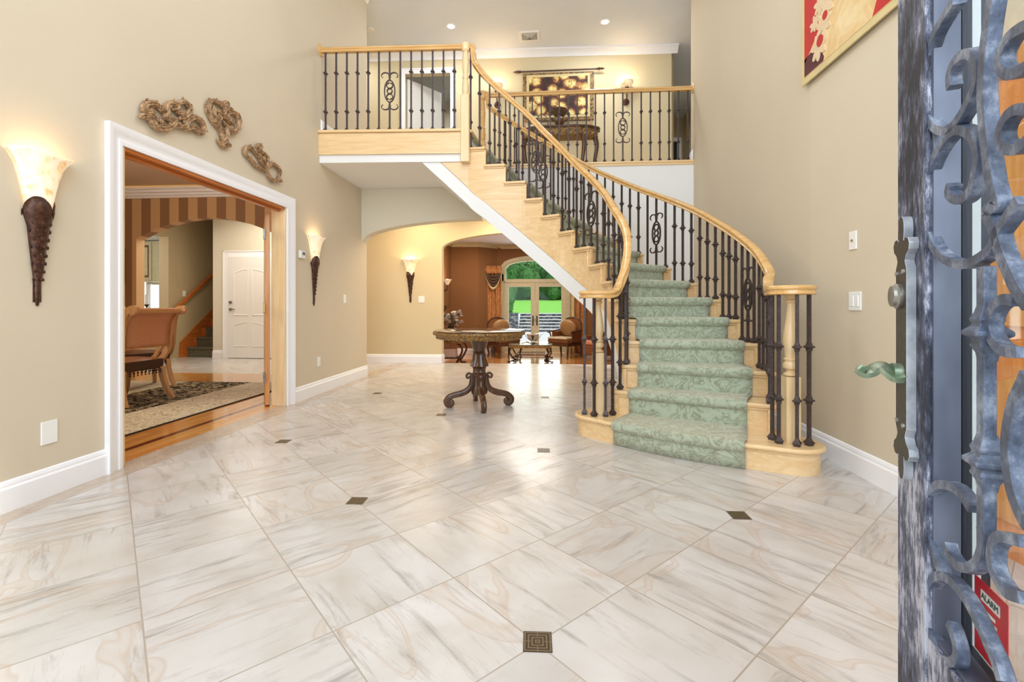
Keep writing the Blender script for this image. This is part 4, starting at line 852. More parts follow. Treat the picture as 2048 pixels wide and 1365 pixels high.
for q in range(4):
    a = math.radians(-74 + 90 * q); ca, sa = math.cos(a), math.sin(a)
    prof2 = [(0.105, 0.275), (0.128, 0.285), (0.146, 0.268), (0.135, 0.245), (0.110, 0.240), (0.088, 0.262), (0.085, 0.295), (0.100, 0.322), (0.070, 0.33)]
    path = [(0.105, 0.292), (0.120, 0.282), (0.117, 0.262), (0.097, 0.258), (0.080, 0.275), (0.078, 0.305), (0.085, 0.290), (0.098, 0.255), (0.110, 0.215), (0.135, 0.175), (0.185, 0.140), (0.245, 0.122), (0.295, 0.100), (0.325, 0.065), (0.320, 0.032), (0.290, 0.022), (0.268, 0.040), (0.275, 0.066), (0.296, 0.066), (0.300, 0.050)]
    path = [(0.062, 0.30), (0.080, 0.325), (0.108, 0.320), (0.118, 0.295), (0.102, 0.278), (0.085, 0.29)]
    leg = [(0.070, 0.33), (0.075, 0.26), (0.092, 0.205), (0.130, 0.165), (0.190, 0.140), (0.250, 0.128), (0.305, 0.108), (0.338, 0.070), (0.330, 0.034), (0.300, 0.022), (0.276, 0.040), (0.282, 0.064), (0.302, 0.066), (0.306, 0.052)]
    sc = [0.85, 0.9, 0.95, 1.0, 1.05, 1.0, 1.0, 0.95, 0.9, 0.8, 0.7, 0.6, 0.5, 0.4]
    m = MB(); up = (-sa, ca, 0)
    P3 = spline([(TXc + r * ca, TYc + r * sa, z) for r, z in leg], 5); S3 = []
    for k in range(len(P3)): t = k / 5; i0 = min(int(t), 12); S3.append(sc[i0] + (sc[i0 + 1] - sc[i0]) * (t - i0))
    m.sweep(P3, [(-0.026, -0.024), (-0.030, -0.012), (-0.022, 0), (-0.030, 0.012), (-0.026, 0.024), (0.006, 0.030), (0.022, 0.026), (0.030, 0.012), (0.024, 0), (0.030, -0.012), (0.022, -0.026), (0.006, -0.030)], up=up, scale=S3)
    P3 = spline([(TXc + r * ca, TYc + r * sa, z) for r, z in [(0.075, 0.24), (0.070, 0.29), (0.082, 0.335), (0.112, 0.345), (0.132, 0.322), (0.124, 0.298), (0.105, 0.302), (0.106, 0.318)]], 4)
    m.sweep(P3, [(-0.014, -0.020), (0.014, -0.020), (0.018, 0), (0.014, 0.020), (-0.014, 0.020), (-0.018, 0)], up=up, scale=[1.0 - 0.5 * k / len(P3) for k in range(len(P3))])
    m.lathe([(0.020, 0.0), (0.030, 0.006), (0.030, 0.014), (0.016, 0.022)], TXc + 0.304 * ca, TYc + 0.304 * sa, 0, 12)
    m.build('leg', 'dark_carved', tb, smooth=55)

# ================================================================== WALL FITTINGS (foyer)
def on_left(fn):  # local frame: x = along +Y of wall, y = out of the wall, z up
    return fn
def torch_sconce(name, x, y, z, ang, h, label, group=None, lamp=8.0, drop=0.85):
    """flared alabaster shade on a tapering dark metal cone; local -Y is out of the wall"""
    t = thing(name, (x, y, z), label, 'wall light', ang)
    k = h / 0.82
    m = MB(); prof_s = [(0.052, 0.50), (0.060, 0.56), (0.070, 0.62), (0.082, 0.68), (0.100, 0.74), (0.130, 0.785), (0.150, 0.80)]
    vs = []; n = 18
    for r, zz in prof_s:
        for q in range(n + 1): a = math.pi * q / n; vs.append((-r * 1.06 * math.cos(a) * k, -(r * 0.80 * math.sin(a) + 0.004) * k, zz * k + 0.010 * k * math.sin(3 * a) * (r > 0.12)))
    fs = [(j * (n + 1) + q, j * (n + 1) + q + 1, (j + 1) * (n + 1) + q + 1, (j + 1) * (n + 1) + q) for j in range(len(prof_s) - 1) for q in range(n)]
    fs.append(tuple(range(n + 1)))
    m.add(vs, fs); o = m.build('lamp_shade', 'alabaster', t, local=True, smooth=60); mm = o.modifiers.new('s', 'SOLIDIFY'); mm.thickness = 0.006
    m = MB(); prof_c = [(0.006, 0.0), (0.011, 0.03), (0.016, 0.09), (0.012, 0.10), (0.024, 0.18), (0.034, 0.30), (0.048, 0.42), (0.060, 0.50), (0.062, 0.545)]
    vs = []; n = 24
    for j, (r, zz) in enumerate(prof_c):
        for q in range(n + 1):
            a = math.pi * q / n; lobe = abs(math.sin(1.5 * a)); top = 0.0
            if j == len(prof_c) - 1: top = -0.075 + 0.105 * math.sqrt(lobe)
            rr = r * (1 + 0.06 * (abs(math.sin(6 * a + (j % 2) * 1.57))) * (j > 2)) + (0.006 if j >= 7 else 0)
            vs.append((-rr * 1.08 * math.cos(a) * k, -(rr * 0.85 * math.sin(a) + 0.003) * k, (zz + top) * k))
    fs = [(j * (n + 1) + q, j * (n + 1) + q + 1, (j + 1) * (n + 1) + q + 1, (j + 1) * (n + 1) + q) for j in range(len(prof_c) - 1) for q in range(n)]
    m.add(vs, fs); m.box(-0.02 * k, -0.004, 0.02, 0.02 * k, 0, 0.50 * k)
    for j in range(9):   # hammered scale bosses
        zz = 0.14 + 0.043 * j; r = 0.018 + (zz - 0.09) * 0.098
        for q in range(4):
            a = math.pi * (q + 0.5 + 0.5 * (j % 2)) / 4.5; m.ball((-r * 1.08 * math.cos(a) * k, -(r * 0.86 * math.sin(a) + 0.003) * k, zz * k), 0.010 * k * (0.6 + zz), 8, (1, 0.2, 1.3))
    o = m.build('torch_holder', 'bronze_dark', t, local=True, smooth=60); mm = o.modifiers.new('s', 'SOLIDIFY'); mm.thickness = 0.004
    lx, ly = -math.sin(-ang) * 0, 0
    v = Matrix.Rotation(ang, 3, 'Z') @ Vector((0, -0.06 * k, 0.74 * k)); light('POINT', 'sconce_bulb', (x + v.x, y + v.y, z + v.z), lamp, WARM, 0.03)
    return t
torch_sconce('wall_sconce', XL, 2.30, 1.035, math.pi / 2, 0.82, 'large torch-shaped wall sconce nearest the camera, left of the dining opening', lamp=1.6)
torch_sconce('wall_sconce', XL, 5.27, 1.04, math.pi / 2, 0.82, 'torch wall sconce between the dining opening and the landing, above the outlet', lamp=1.6)
torch_sconce('wall_sconce', -2.536, 8.50, 1.10, 0.0, 0.82, 'torch wall sconce on the far hall wall seen under the arch', lamp=3.0)
ORN = [[[(2.939, 2.352), (2.95, 2.386), (2.985, 2.411), (3.027, 2.424), (3.069, 2.417), (3.113, 2.399), (3.133, 2.366), (3.178, 2.368), (3.218, 2.394)], [(2.928, 2.362), (2.945, 2.345), (2.979, 2.344), (3.015, 2.354)], [(2.911, 2.287), (2.939, 2.308), (2.973, 2.312), (3.003, 2.289), (3.027, 2.268), (3.076, 2.272), (3.133, 2.298), (3.178, 2.336), (3.205, 2.368)], [(3.051, 2.338), (3.069, 2.315), (3.101, 2.317)], [(3.133, 2.371), (3.126, 2.415), (3.139, 2.462), (3.178, 2.489), (3.218, 2.501), (3.211, 2.471), (3.178, 2.452)], [(3.245, 2.523), (3.28, 2.549), (3.315, 2.543), (3.337, 2.519), (3.323, 2.48), (3.287, 2.438), (3.245, 2.411)], [(3.218, 2.448), (3.259, 2.454), (3.301, 2.46)], [(3.205, 2.357), (3.245, 2.352), (3.301, 2.373), (3.315, 2.417), (3.366, 2.464), (3.418, 2.48), (3.464, 2.464), (3.488, 2.433), (3.464, 2.389), (3.426, 2.387), (3.381, 2.392), (3.344, 2.373), (3.323, 2.359)]], [[(3.584, 2.693), (3.552, 2.661), (3.535, 2.613), (3.56, 2.565), (3.601, 2.529), (3.652, 2.507), (3.686, 2.484), (3.704, 2.441), (3.713, 2.408)], [(3.584, 2.693), (3.635, 2.697), (3.695, 2.705), (3.721, 2.674), (3.704, 2.63), (3.652, 2.627)], [(3.593, 2.638), (3.593, 2.59), (3.618, 2.559), (3.66, 2.576), (3.652, 2.597)], [(3.695, 2.626), (3.739, 2.614), (3.794, 2.611), (3.831, 2.594)], [(3.713, 2.566), (3.757, 2.547), (3.803, 2.527), (3.859, 2.542), (3.898, 2.6), (3.907, 2.662), (3.869, 2.697), (3.812, 2.687), (3.766, 2.655), (3.775, 2.622)], [(3.748, 2.531), (3.748, 2.482), (3.73, 2.427), (3.704, 2.381)], [(3.652, 2.399), (3.695, 2.378), (3.721, 2.356)], [(3.794, 2.399), (3.748, 2.396), (3.704, 2.405)], [(3.695, 2.705), (3.748, 2.74), (3.748, 2.703), (3.812, 2.712)]], [[(4.017, 2.384), (3.987, 2.406), (4.007, 2.446), (4.059, 2.476), (4.123, 2.464), (4.188, 2.431), (4.233, 2.391), (4.314, 2.352)], [(4.017, 2.384), (4.08, 2.364), (4.144, 2.336), (4.233, 2.328), (4.314, 2.324)], [(4.144, 2.505), (4.188, 2.541), (4.222, 2.532), (4.199, 2.49), (4.279, 2.481), (4.326, 2.454), (4.314, 2.387)], [(4.21, 2.459), (4.256, 2.432), (4.29, 2.401)], [(4.302, 2.342), (4.361, 2.408), (4.422, 2.434), (4.497, 2.42), (4.549, 2.384), (4.51, 2.329)], [(4.314, 2.324), (4.361, 2.281), (4.434, 2.272), (4.51, 2.307), (4.562, 2.298)]]]
def ornament(strokes, label, r0):
    allp = [p for s in strokes for p in s]; cy = sum(p[0] for p in allp) / len(allp); cz = min(p[1] for p in allp)
    t = thing('wall_ornament', (XL + 0.012, cy, cz), label, 'wall ornament', group=None); m = MB()
    for k, s in enumerate(strokes):
        P = spline([(XL + 0.022 + 0.004 * (k % 3), y, z) for y, z in s], 5); n = len(P)
        sc = [0.55 + 0.65 * math.sin(math.pi * (0.12 + 0.80 * q / n)) for q in range(n)]
        m.sweep(P, [(0.9 * r0, -0.7 * r0), (1.0 * r0, 0.1 * r0), (0.55 * r0, 0.9 * r0), (0.15 * r0, 0.55 * r0), (-0.35 * r0, 0.95 * r0), (-1.0 * r0, 0.3 * r0), (-0.9 * r0, -0.7 * r0)], up=(1, 0, 0), scale=sc)
        for q in range(3, n - 2, 4):
            sd = 1 if (q // 4 + k) % 2 else -1; tdir = (P[q + 1] - P[q - 1]).normalized(); nd_ = Vector((0.35, 0, 0)) + Vector((1, 0, 0)).cross(tdir) * sd; nd_.normalize(); e_ = P[q] + (nd_ * 1.5 + tdir * 0.9) * r0; md = P[q] + (nd_ * 0.9 + tdir * 0.2) * r0
            m.sweep([P[q], md, e_, e_ + tdir * r0 * 0.6 - nd_ * r0 * 0.1], [(0.5 * r0, 0), (0, 0.22 * r0), (-0.5 * r0, 0), (0, -0.15 * r0)], up=(1, 0, 0), scale=[0.9, 1.0, 0.6, 0.1])
        for e in (P[0], P[-1]): m.ball(tuple(e), r0 * 0.8, 8, (0.8, 1, 1))
    m.build('carved_scroll', 'ornament_bronze', t, smooth=60)
    m = MB(); rnd = random.Random(3)
    for k, s in enumerate(strokes):
        for q in (len(s) // 2,):
            y, z = s[q]
            for j in range(5):
                a = 2 * math.pi * j / 5; m.ball((XL + 0.042, y + 0.013 * math.cos(a), z + 0.013 * math.sin(a)), 0.010, 6, (0.7, 1, 1))
            m.ball((XL + 0.048, y, z), 0.008, 6)
    o = m.build('carved_flowers', 'ornament_bronze', t, smooth=60); o['kind'] = 'stuff'; return t
ornament(ORN[0], 'widest gilded scroll ornament over the dining opening, leftmost of the three', 0.0195)
ornament(ORN[1], 'upright gilded scroll ornament in the middle of the three over the dining opening', 0.0195)
ornament(ORN[2], 'small slanting gilded scroll ornament nearest the landing, rightmost of the three', 0.0165)
def wall_plate(name, kind, x, y, z, ang, w, h, label, cat):
    t = thing(name, (x, y, z), label, cat, ang)
    MB().box(-w / 2, -0.007, -h / 2, w / 2, 0, h / 2).build('cover_plate', 'plastic_white', t, local=True, smooth=0, bevel=0.003)
    if kind == 'switch': MB().box(-0.016, -0.011, -0.033, 0.016, -0.006, 0.033).build('rocker', 'plastic_white', t, local=True, smooth=0, bevel=0.002)
    if kind == 'double':
        for s in (-0.023, 0.023): MB().box(s - 0.016, -0.011, -0.033, s + 0.016, -0.006, 0.033).build('rocker', 'plastic_white', t, local=True, smooth=0, bevel=0.002)
    if kind == 'outlet':
        for s in (-0.022, 0.022): MB().box(-0.016, -0.009, s - 0.014, 0.016, -0.006, s + 0.014).build('socket', 'plastic_white', t, local=True, smooth=0, bevel=0.002)
    if kind == 'jack': MB().tube([(0, -0.006, 0), (0, -0.014, 0)], 0.007, 12).build('jack', 'brass', t, local=True)
    return t
LA = math.pi / 2
wall_plate('light_switch', 'switch', XL, 6.10, 1.135, LA, 0.072, 0.115, 'single white rocker switch on the left wall just before the arch', 'light switch')
wall_plate('power_outlet', 'outlet', XL, 5.39, 0.38, LA, 0.072, 0.115, 'white outlet low on the left wall below the second sconce', 'power outlet')
wall_plate('blank_plate', 'blank', XL, 2.36, 0.345, LA, 0.085, 0.125, 'blank white cover plate low on the left wall below the nearest sconce', 'wall plate')
th = thing('thermostat', (XL, 4.985, 1.605), 'small white thermostat beside the dining opening casing', 'thermostat', LA)
MB().box(-0.058, -0.028, -0.042, 0.058, 0, 0.042).build('body', 'plastic_white', th, local=True, smooth=0, bevel=0.008); MB().box(-0.015, -0.030, -0.005, 0.040, -0.026, 0.028).build('display', 'vent_grey', th, local=True, smooth=0)
wall_plate('light_switch', 'double', XR, 3.09, 1.065, -LA, 0.117, 0.117, 'double white rocker switch on the right wall beside the iron door', 'light switch')
wall_plate('cable_jack_plate', 'jack', XR, 3.11, 1.445, -LA, 0.072, 0.115, 'narrow white cable jack plate above the double switch on the right wall', 'wall plate')
wall_plate('light_switch', 'switch', -2.33, 8.50, 1.165, 0, 0.115, 0.12, 'white switch right of the sconce on the far hall wall', 'light switch')
wall_plate('light_switch', 'switch', -7.5, 9.15, 1.30, LA, 0.08, 0.12, 'small white switch above the narrow hall stair handrail', 'light switch')

# ================================================================== TEXTILE BANNER ON RIGHT WALL
bn = thing('wall_hanging', (XR, 2.7, 2.66), 'large red and gold floral wall hanging high on the right wall', 'wall hanging')
bx = XR - 0.035
def bf(y): return bx - 0.0
MB().box(bx, 1.60, 2.655, bx + 0.012, 3.645, 4.6).build('backing', 'canvas_cream', bn, smooth=0)
MB().box(bx - 0.002, 1.63, 2.70, bx, 3.61, 4.56).build('ground', 'gold_ground', bn, smooth=0)
def patch(name, mat, pts, d=0.003): return MB().extr(pts, lambda y, z: (bx - d, y, z), lambda y, z: (bx - d + 0.002, y, z)).build(name, mat, bn, smooth=0)
patch('red_band', 'banner_red', [(3.605, 2.80), (3.605, 3.55), (3.53, 3.55), (3.46, 3.32), (3.44, 3.10), (3.42, 2.95)])
patch('maroon_corner', 'banner_maroon', [(3.605, 2.705), (3.605, 2.83), (3.43, 2.86), (3.36, 2.73), (3.37, 2.705)])
patch('red_flash', 'banner_red', [(2.88, 2.705), (2.66, 2.705), (2.66, 2.95), (2.76, 2.95)])
patch('red_flash', 'banner_red', [(3.28, 3.22), (3.10, 3.38), (3.20, 3.50), (3.30, 3.45)])
rnd = random.Random(11); m = MB(); m2 = MB()
def petals(cy, cz, r, n, mm):
    for q in range(n):
        a = 2 * math.pi * q / n + rnd.random() * 0.5; pts = []
        for j in range(9):
            b = 2 * math.pi * j / 9; u = r * 0.5 + r * 0.5 * math.cos(b); v = r * 0.24 * math.sin(b); pts.append((cy + u * math.cos(a) - v * math.sin(a), cz + u * math.sin(a) + v * math.cos(a)))
        mm.extr(pts, lambda y, z: (bx - 0.0065 - 0.0002 * q, y, z), lambda y, z: (bx - 0.002, y, z))
for (cy, cz, r) in ((3.42, 2.83, 0.10), (3.36, 2.95, 0.09), (3.33, 3.07, 0.10), (3.25, 3.17, 0.12), (3.40, 3.12, 0.08), (3.47, 3.02, 0.06), (3.20, 3.33, 0.10), (3.33, 3.30, 0.08), (3.05, 3.45, 0.1)):
    petals(cy, cz, r, 7, m)
for (cy, cz, r) in ((3.40, 2.86, 0.04), (3.23, 3.18, 0.045), (3.34, 3.00, 0.03)): 
    m2.extr([(cy + r * math.cos(b), cz + r * math.sin(b)) for b in [0.6 * j for j in range(10)]], lambda y, z: (bx - 0.009, y, z), lambda y, z: (bx - 0.006, y, z))
m.build('petals', 'petal_cream', bn, smooth=0); m2.build('blossom_centre', 'banner_red', bn, smooth=0)
# closet door on the right wall behind the iron door
dc = struct(thing('door_7', (XR, 1.5, 0))); dc['label'] = 'oak panelled double doors on the right wall seen through the door glass'
MB().box(XR - 0.02, 0.35, 0.0, XR, 2.28, 1.98).build('door_slab', 'closet_oak_z', dc, smooth=0)
m = MB()
for (y0, y1) in ((0.45, 1.22), (1.40, 2.17)):
    for (z0, z1) in ((0.15, 0.80), (0.95, 1.80)):
        pts = [(y0, z0), (y1, z0)] + [(y1 + (y0 - y1) * q / 10, z1 - 0.10 + 0.10 * math.sin(math.pi * q / 10)) for q in range(11)]
        m.extr(pts, lambda y, z: (XR - 0.036, y, z), lambda y, z: (XR - 0.02, y, z))
m.build('raised_panel', 'orange_oak_z', dc, smooth=0, bevel=0.004)
MB().box(XR - 0.035, 2.28, 0, XR, 2.38, 2.08).box(XR - 0.035, 0.25, 0, XR, 0.35, 2.08).box(XR - 0.035, 0.35, 1.98, XR, 2.28, 2.08).build('casing', 'orange_oak_z', dc, smooth=0, bevel=0.004)
MB().box(XR - 0.022, 1.303, 0.02, XR - 0.0205, 1.317, 1.98).build('meeting_gap', 'dark_hole', dc, smooth=0)

# ================================================================== CEILING FITTINGS UPSTAIRS
def downlight(x, y, z, label, r=0.085):
    t = thing('recessed_light', (x, y, z), label, 'ceiling light')
    MB().lathe([(r, -0.001), (r, -0.006), (r * 0.72, -0.010), (r * 0.72, -0.001)], 0, 0, 0, 32).build('trim_ring', 'trim_white', t, local=True)
    MB().lathe([(0.001, -0.004), (r * 0.7, -0.004), (r * 0.7, -0.002), (0.001, -0.002)], 0, 0, 0, 24).build('bulb', 'bulb_glow', t, local=True); return t
downlight(-1.618, 7.726, ZC, 'recessed ceiling light over the landing, left of the vent'); downlight(0.918, 7.81, ZC, 'recessed ceiling light right of the ceiling vent')
downlight(-1.62, 11.2, CZ, 'recessed ceiling light in the sunken sitting room') if False else downlight(-0.64, 12.0, CZ, 'recessed ceiling light in the sunken sitting room', 0.10)
downlight(-5.65, 4.9, 2.87, 'small recessed ceiling light in the dining room', 0.07)
vt = thing('ceiling_vent', (-0.33, 8.12, ZC), 'square white ceiling vent between the two upstairs ceiling lights', 'vent')
MB().box(-0.18, -0.15, -0.012, 0.18, 0.15, 0).build('frame', 'trim_white', vt, local=True, smooth=0, bevel=0.003); MB().box(-0.13, -0.10, -0.013, 0.13, 0.10, -0.0118).build('grille_void', 'vent_grey', vt, local=True, smooth=0)
for q in range(6): s = 0.012 + q * 0.018; MB().box(-0.13 + s, -0.10 + s * 0.5, -0.018, -0.124 + s, 0.10 - s * 0.3, -0.0125).box(0.124 - s, -0.10 + s * 0.5, -0.018, 0.13 - s, 0.10 - s * 0.3, -0.0125).box(-0.13 + s, -0.10 + s * 1.1, -0.018, 0.13 - s, -0.096 + s * 1.1, -0.0125).build('louvre', 'trim_white', vt, local=True, smooth=0)
sd = thing('smoke_detector', (-2.98, 7.70, ZC), 'round white smoke detector on the ceiling over the upstairs hall', 'smoke detector'); MB().lathe([(0.06, 0), (0.065, -0.012), (0.055, -0.030), (0.03, -0.038), (0.001, -0.038)], 0, 0, 0, 24).build('body', 'plastic_white', sd, local=True)
# upstairs hall sconces
def uplight(x, label):
    y = YH(x); t = thing('wall_sconce', (x, y, 4.72), label, 'wall light')
    MB().lathe([(0.001, 0.0), (0.045, -0.0), (0.062, 0.016), (0.055, 0.03), (0.001, 0.04)], 0, 0, 0, 20).xf(lambda a, b, c: (a, -c, b)).build('wall_rose', 'bronze_dark', t, local=True)
    MB().tube(spline([(0, 0, 0), (0, -0.06, -0.02), (0, -0.11, 0.02), (0, -0.12, 0.12), (0, -0.12, 0.17)], 4), 0.011, 10, up=(1, 0, 0)).lathe([(0.012, 0.12), (0.030, 0.16), (0.038, 0.20), (0.040, 0.215)], 0, -0.12, 0, 16).build('arm', 'bronze_dark', t, local=True)
    o = MB().lathe([(0.035, 0.21), (0.075, 0.235), (0.108, 0.275), (0.118, 0.315), (0.112, 0.318), (0.10, 0.285), (0.03, 0.24)], 0, -0.12, 0, 28).build('glass_shade', 'alabaster', t, local=True)
    light('POINT', 'hall_sconce_bulb', (x, y - 0.12, 5.08), 3.5, WARM, 0.05)
uplight(1.385, 'bowl-shaped glass uplight right of the blossom painting upstairs'); uplight(-0.93, 'bowl-shaped glass uplight left of the blossom painting upstairs')
# blossom painting on rod
pt = thing('hanging_painting', (0.17, YH(0.17), 4.42), 'dark floral painting hung from a spear-ended rod in the upstairs hall', 'painting')
yy = YH(0.17)
MB().box(-0.47, yy - 0.045, 4.40, 0.81, yy - 0.006, 5.27).build('frame', 'mottled_gold', pt, smooth=0, bevel=0.006)
MB().box(-0.40, yy - 0.050, 4.455, 0.74, yy - 0.044, 5.235).build('mat', 'canvas_cream', pt, smooth=0); MB().box(-0.355, yy - 0.054, 4.50, 0.70, yy - 0.049, 5.19).build('canvas', 'blossom_canvas', pt, smooth=0)
m = MB().tube([(-0.50, yy - 0.06, 5.30), (0.86, yy - 0.06, 5.30)], 0.014, 10)
for s, x in ((-1, -0.50), (1, 0.86)):
    n0 = len(m.v); m.lathe([(0.014, 0), (0.026, 0.01), (0.014, 0.02), (0.020, 0.035), (0.030, 0.05), (0.012, 0.075), (0.022, 0.09), (0.012, 0.115), (0.001, 0.15)], 0, 0, 0, 12)
    m.v[n0:] = [(x + s * c, yy - 0.06 + b, 5.30 + a) for a, b, c in m.v[n0:]]
m.build('rod', 'walnut', pt, smooth=50)
# console table, urn, candlesticks upstairs
cs = thing('console_table', (0.20, 8.42, ZL), 'dark carved demilune console table below the blossom painting upstairs', 'table')
def demi(hw, dp, z0, z1, n=20):
    P = [(-hw, 0.0)] + [(-hw * math.cos(math.pi * q / n), -dp * (math.sin(math.pi * q / n) ** 0.5) * (1 + 0.06 * math.cos(6 * math.pi * q / n))) for q in range(1, n)] + [(hw, 0.0)]
    return MB().prism(P, z0, z1)
demi(0.70, 0.36, 0.985, 1.02).build('top', 'dark_carved', cs, local=True, smooth=40, bevel=0.006)
m = demi(0.66, 0.33, 0.86, 0.985); 
for q in range(9): m.ball((-0.55 + q * 0.1375, -0.30 - 0.02 * (q % 2), 0.87), 0.03, 8, (1, 0.5, 1))
m.build('apron', 'mottled_gold', cs, local=True, smooth=40)
for (lx, ly) in ((-0.60, -0.10), (0.60, -0.10), (-0.38, -0.28), (0.38, -0.28)):
    P = spline([(lx, ly, 0.88), (lx * 1.06, ly * 1.1, 0.72), (lx * 1.0, ly, 0.45), (lx * 0.94, ly * 0.9, 0.2), (lx * 1.0, ly * 1.05, 0.06), (lx * 1.05, ly * 1.15, 0.02)], 5); n = len(P)
    MB().tube(P, 0.045, 10, scale=[1.1 - 0.55 * math.sin(math.pi * 0.8 * q / n) for q in range(n)]).lathe([(0.05, 0), (0.045, 0.03), (0.02, 0.05)], lx * 1.03, ly * 1.1, 0, 10).build('leg', 'dark_carved', cs, local=True, smooth=50)
ur = thing('urn', (0.19, 8.30, ZL + 1.021), 'dark carved urn with two handles standing on the upstairs console', 'urn')
MB().lathe([(0.001, 0), (0.075, 0), (0.078, 0.015), (0.04, 0.03), (0.035, 0.05), (0.075, 0.09), (0.092, 0.14), (0.080, 0.19), (0.07, 0.21), (0.12, 0.27), (0.145, 0.33), (0.13, 0.345), (0.08, 0.36), (0.05, 0.385), (0.02, 0.40), (0.001, 0.405)], 0, 0, 0, 24, flute=8, fd=0.03).build('body', 'dark_carved', ur, local=True, smooth=50)
for s in (-1, 1): MB().tube(spline([(s * 0.085, 0, 0.15), (s * 0.15, 0, 0.19), (s * 0.17, 0, 0.27), (s * 0.13, 0, 0.32)], 4), 0.012, 8, up=(0, 1, 0)).build('handle', 'dark_carved', ur, local=True)
def candle(x, y, z, h, label):
    t = thing('candlestick', (x, y, z), label, 'candlestick')
    MB().lathe([(0.001, 0), (0.04, 0), (0.04, 0.012), (0.015, 0.03), (0.010, 0.06), (0.020, 0.08), (0.009, 0.11), (0.008, h - 0.03), (0.022, h - 0.01), (0.020, h), (0.001, h)], 0, 0, 0, 14).build('stick', 'rose_fabric', t, local=True)
candle(-0.42, 8.32, ZL + 1.021, 0.20, 'small pale figurine candlestick at the left end of the upstairs console') ; candle(0.74, 8.34, ZL + 1.021, 0.20, 'small pale figurine candlestick at the right end of the upstairs console')
ws = thing('wire_easel', (-0.12, 8.26, ZL + 1.021), 'dark wrought wire scroll stand on the upstairs console left of the urn', 'decoration')
MB().tube(spline([(-0.10, 0, 0.006), (-0.12, 0, 0.10), (-0.08, 0, 0.20), (0, 0, 0.26), (0.08, 0, 0.20), (0.07, 0, 0.14), (0.02, 0, 0.13), (0.01, 0, 0.18)], 5), 0.006, 6, up=(0, 1, 0)).tube(spline([(0.10, 0, 0.006), (0.11, 0, 0.10), (0.05, 0, 0.17)], 5), 0.006, 6, up=(0, 1, 0)).tube([(-0.10, 0, 0.006), (0.10, 0, 0.006)], 0.006, 6).build('frame', 'baluster_iron', ws, local=True)
# ================================================================== WROUGHT IRON ENTRY DOOR (foreground)
SCR = [[(0.2105, 1.5181), (0.1751, 1.5114), (0.1365, 1.4987), (0.1128, 1.4674), (0.1036, 1.4276), (0.1067, 1.3876), (0.1307, 1.3486), (0.1698, 1.3243), (0.2056, 1.3193), (0.243, 1.3341), (0.2689, 1.3557), (0.273, 1.3833), (0.2561, 1.4097), (0.2294, 1.4207), (0.2056, 1.4177), (0.1932, 1.4036), (0.1957, 1.3851)], [(0.1957, 1.2281), (0.1906, 1.2143), (0.22, 1.1981), (0.2518, 1.2007), (0.2689, 1.2219), (0.2751, 1.2518), (0.2647, 1.28), (0.2385, 1.3005), (0.2105, 1.3102), (0.1751, 1.3046), (0.1365, 1.2851), (0.1098, 1.2543), (0.1036, 1.2254), (0.1075, 1.1982), (0.1104, 1.1741), (0.1304, 1.1402), (0.1626, 1.1164), (0.202, 1.1007), (0.2423, 1.095), (0.2749, 1.0987), (0.3085, 1.1099), (0.3258, 1.1319), (0.3487, 1.1478), (0.3731, 1.1659)], [(0.3157, 1.4672), (0.312, 1.4567), (0.3008, 1.4201), (0.293, 1.3804), (0.2891, 1.3381), (0.293, 1.2925), (0.3008, 1.2463), (0.312, 1.2001), (0.323, 1.1701), (0.3013, 1.1645), (0.312, 1.1462), (0.3224, 1.1304), (0.3325, 1.1052), (0.3487, 1.0803), (0.3672, 1.0545), (0.3903, 1.0319)], [(0.3909, 1.3787), (0.3729, 1.3828), (0.3505, 1.3829), (0.3336, 1.3711), (0.3336, 1.3546), (0.3505, 1.3364), (0.3729, 1.33), (0.3938, 1.3279)], [(0.3938, 1.273), (0.3698, 1.2824), (0.3472, 1.281), (0.3336, 1.2675), (0.337, 1.2498), (0.3538, 1.2363), (0.3729, 1.2323), (0.3938, 1.2371)], [(0.3642, 1.0376), (0.3423, 1.0398), (0.319, 1.0301), (0.3049, 1.0095), (0.3085, 0.9912), (0.3258, 0.9762), (0.3487, 0.9702), (0.3731, 0.9724)], [(0.179, 0.6394), (0.1906, 0.626), (0.2164, 0.6222), (0.2441, 0.631), (0.2699, 0.6494), (0.2851, 0.6738), (0.291, 0.6982), (0.2851, 0.7121)], [(0.259, 0.7274), (0.2413, 0.7356), (0.2189, 0.7408), (0.187, 0.7374), (0.1525, 0.7253), (0.1246, 0.7045), (0.105, 0.675), (0.1, 0.6505), (0.11, 0.6257), (0.1067, 0.6264), (0.1248, 0.6142), (0.1464, 0.5965), (0.163, 0.5795)], [(0.1906, 0.5133), (0.2056, 0.5042), (0.2164, 0.4893), (0.2129, 0.4686), (0.1906, 0.4494), (0.1589, 0.4389), (0.1336, 0.4495), (0.1113, 0.4658), (0.1067, 0.494), (0.1158, 0.528), (0.1379, 0.5583), (0.1671, 0.5778), (0.1982, 0.5869), (0.227, 0.5863), (0.2539, 0.5806), (0.2791, 0.5685), (0.3026, 0.554), (0.322, 0.5416), (0.3353, 0.5253)], [(0.3882, 0.9457), (0.3778, 0.9286), (0.3635, 0.907), (0.353, 0.8774), (0.3477, 0.8482), (0.3503, 0.8195), (0.3583, 0.7929), (0.3736, 0.7715), (0.3906, 0.7583)], [(0.3778, 0.7334), (0.3529, 0.7264), (0.3327, 0.7187), (0.3166, 0.7035), (0.3111, 0.6816), (0.3166, 0.6652), (0.3327, 0.6549), (0.3505, 0.6525), (0.3778, 0.6622)]]
ang = math.radians(17.3); DU = (math.sin(ang), math.cos(ang))
idr = struct(thing('door_1', (0.700, 1.008, 0.0))); idr.rotation_euler = (0, 0, math.atan2(-DU[1], -DU[0]))
idr['label'] = 'weathered wrought iron and glass entry door standing open in the foreground'
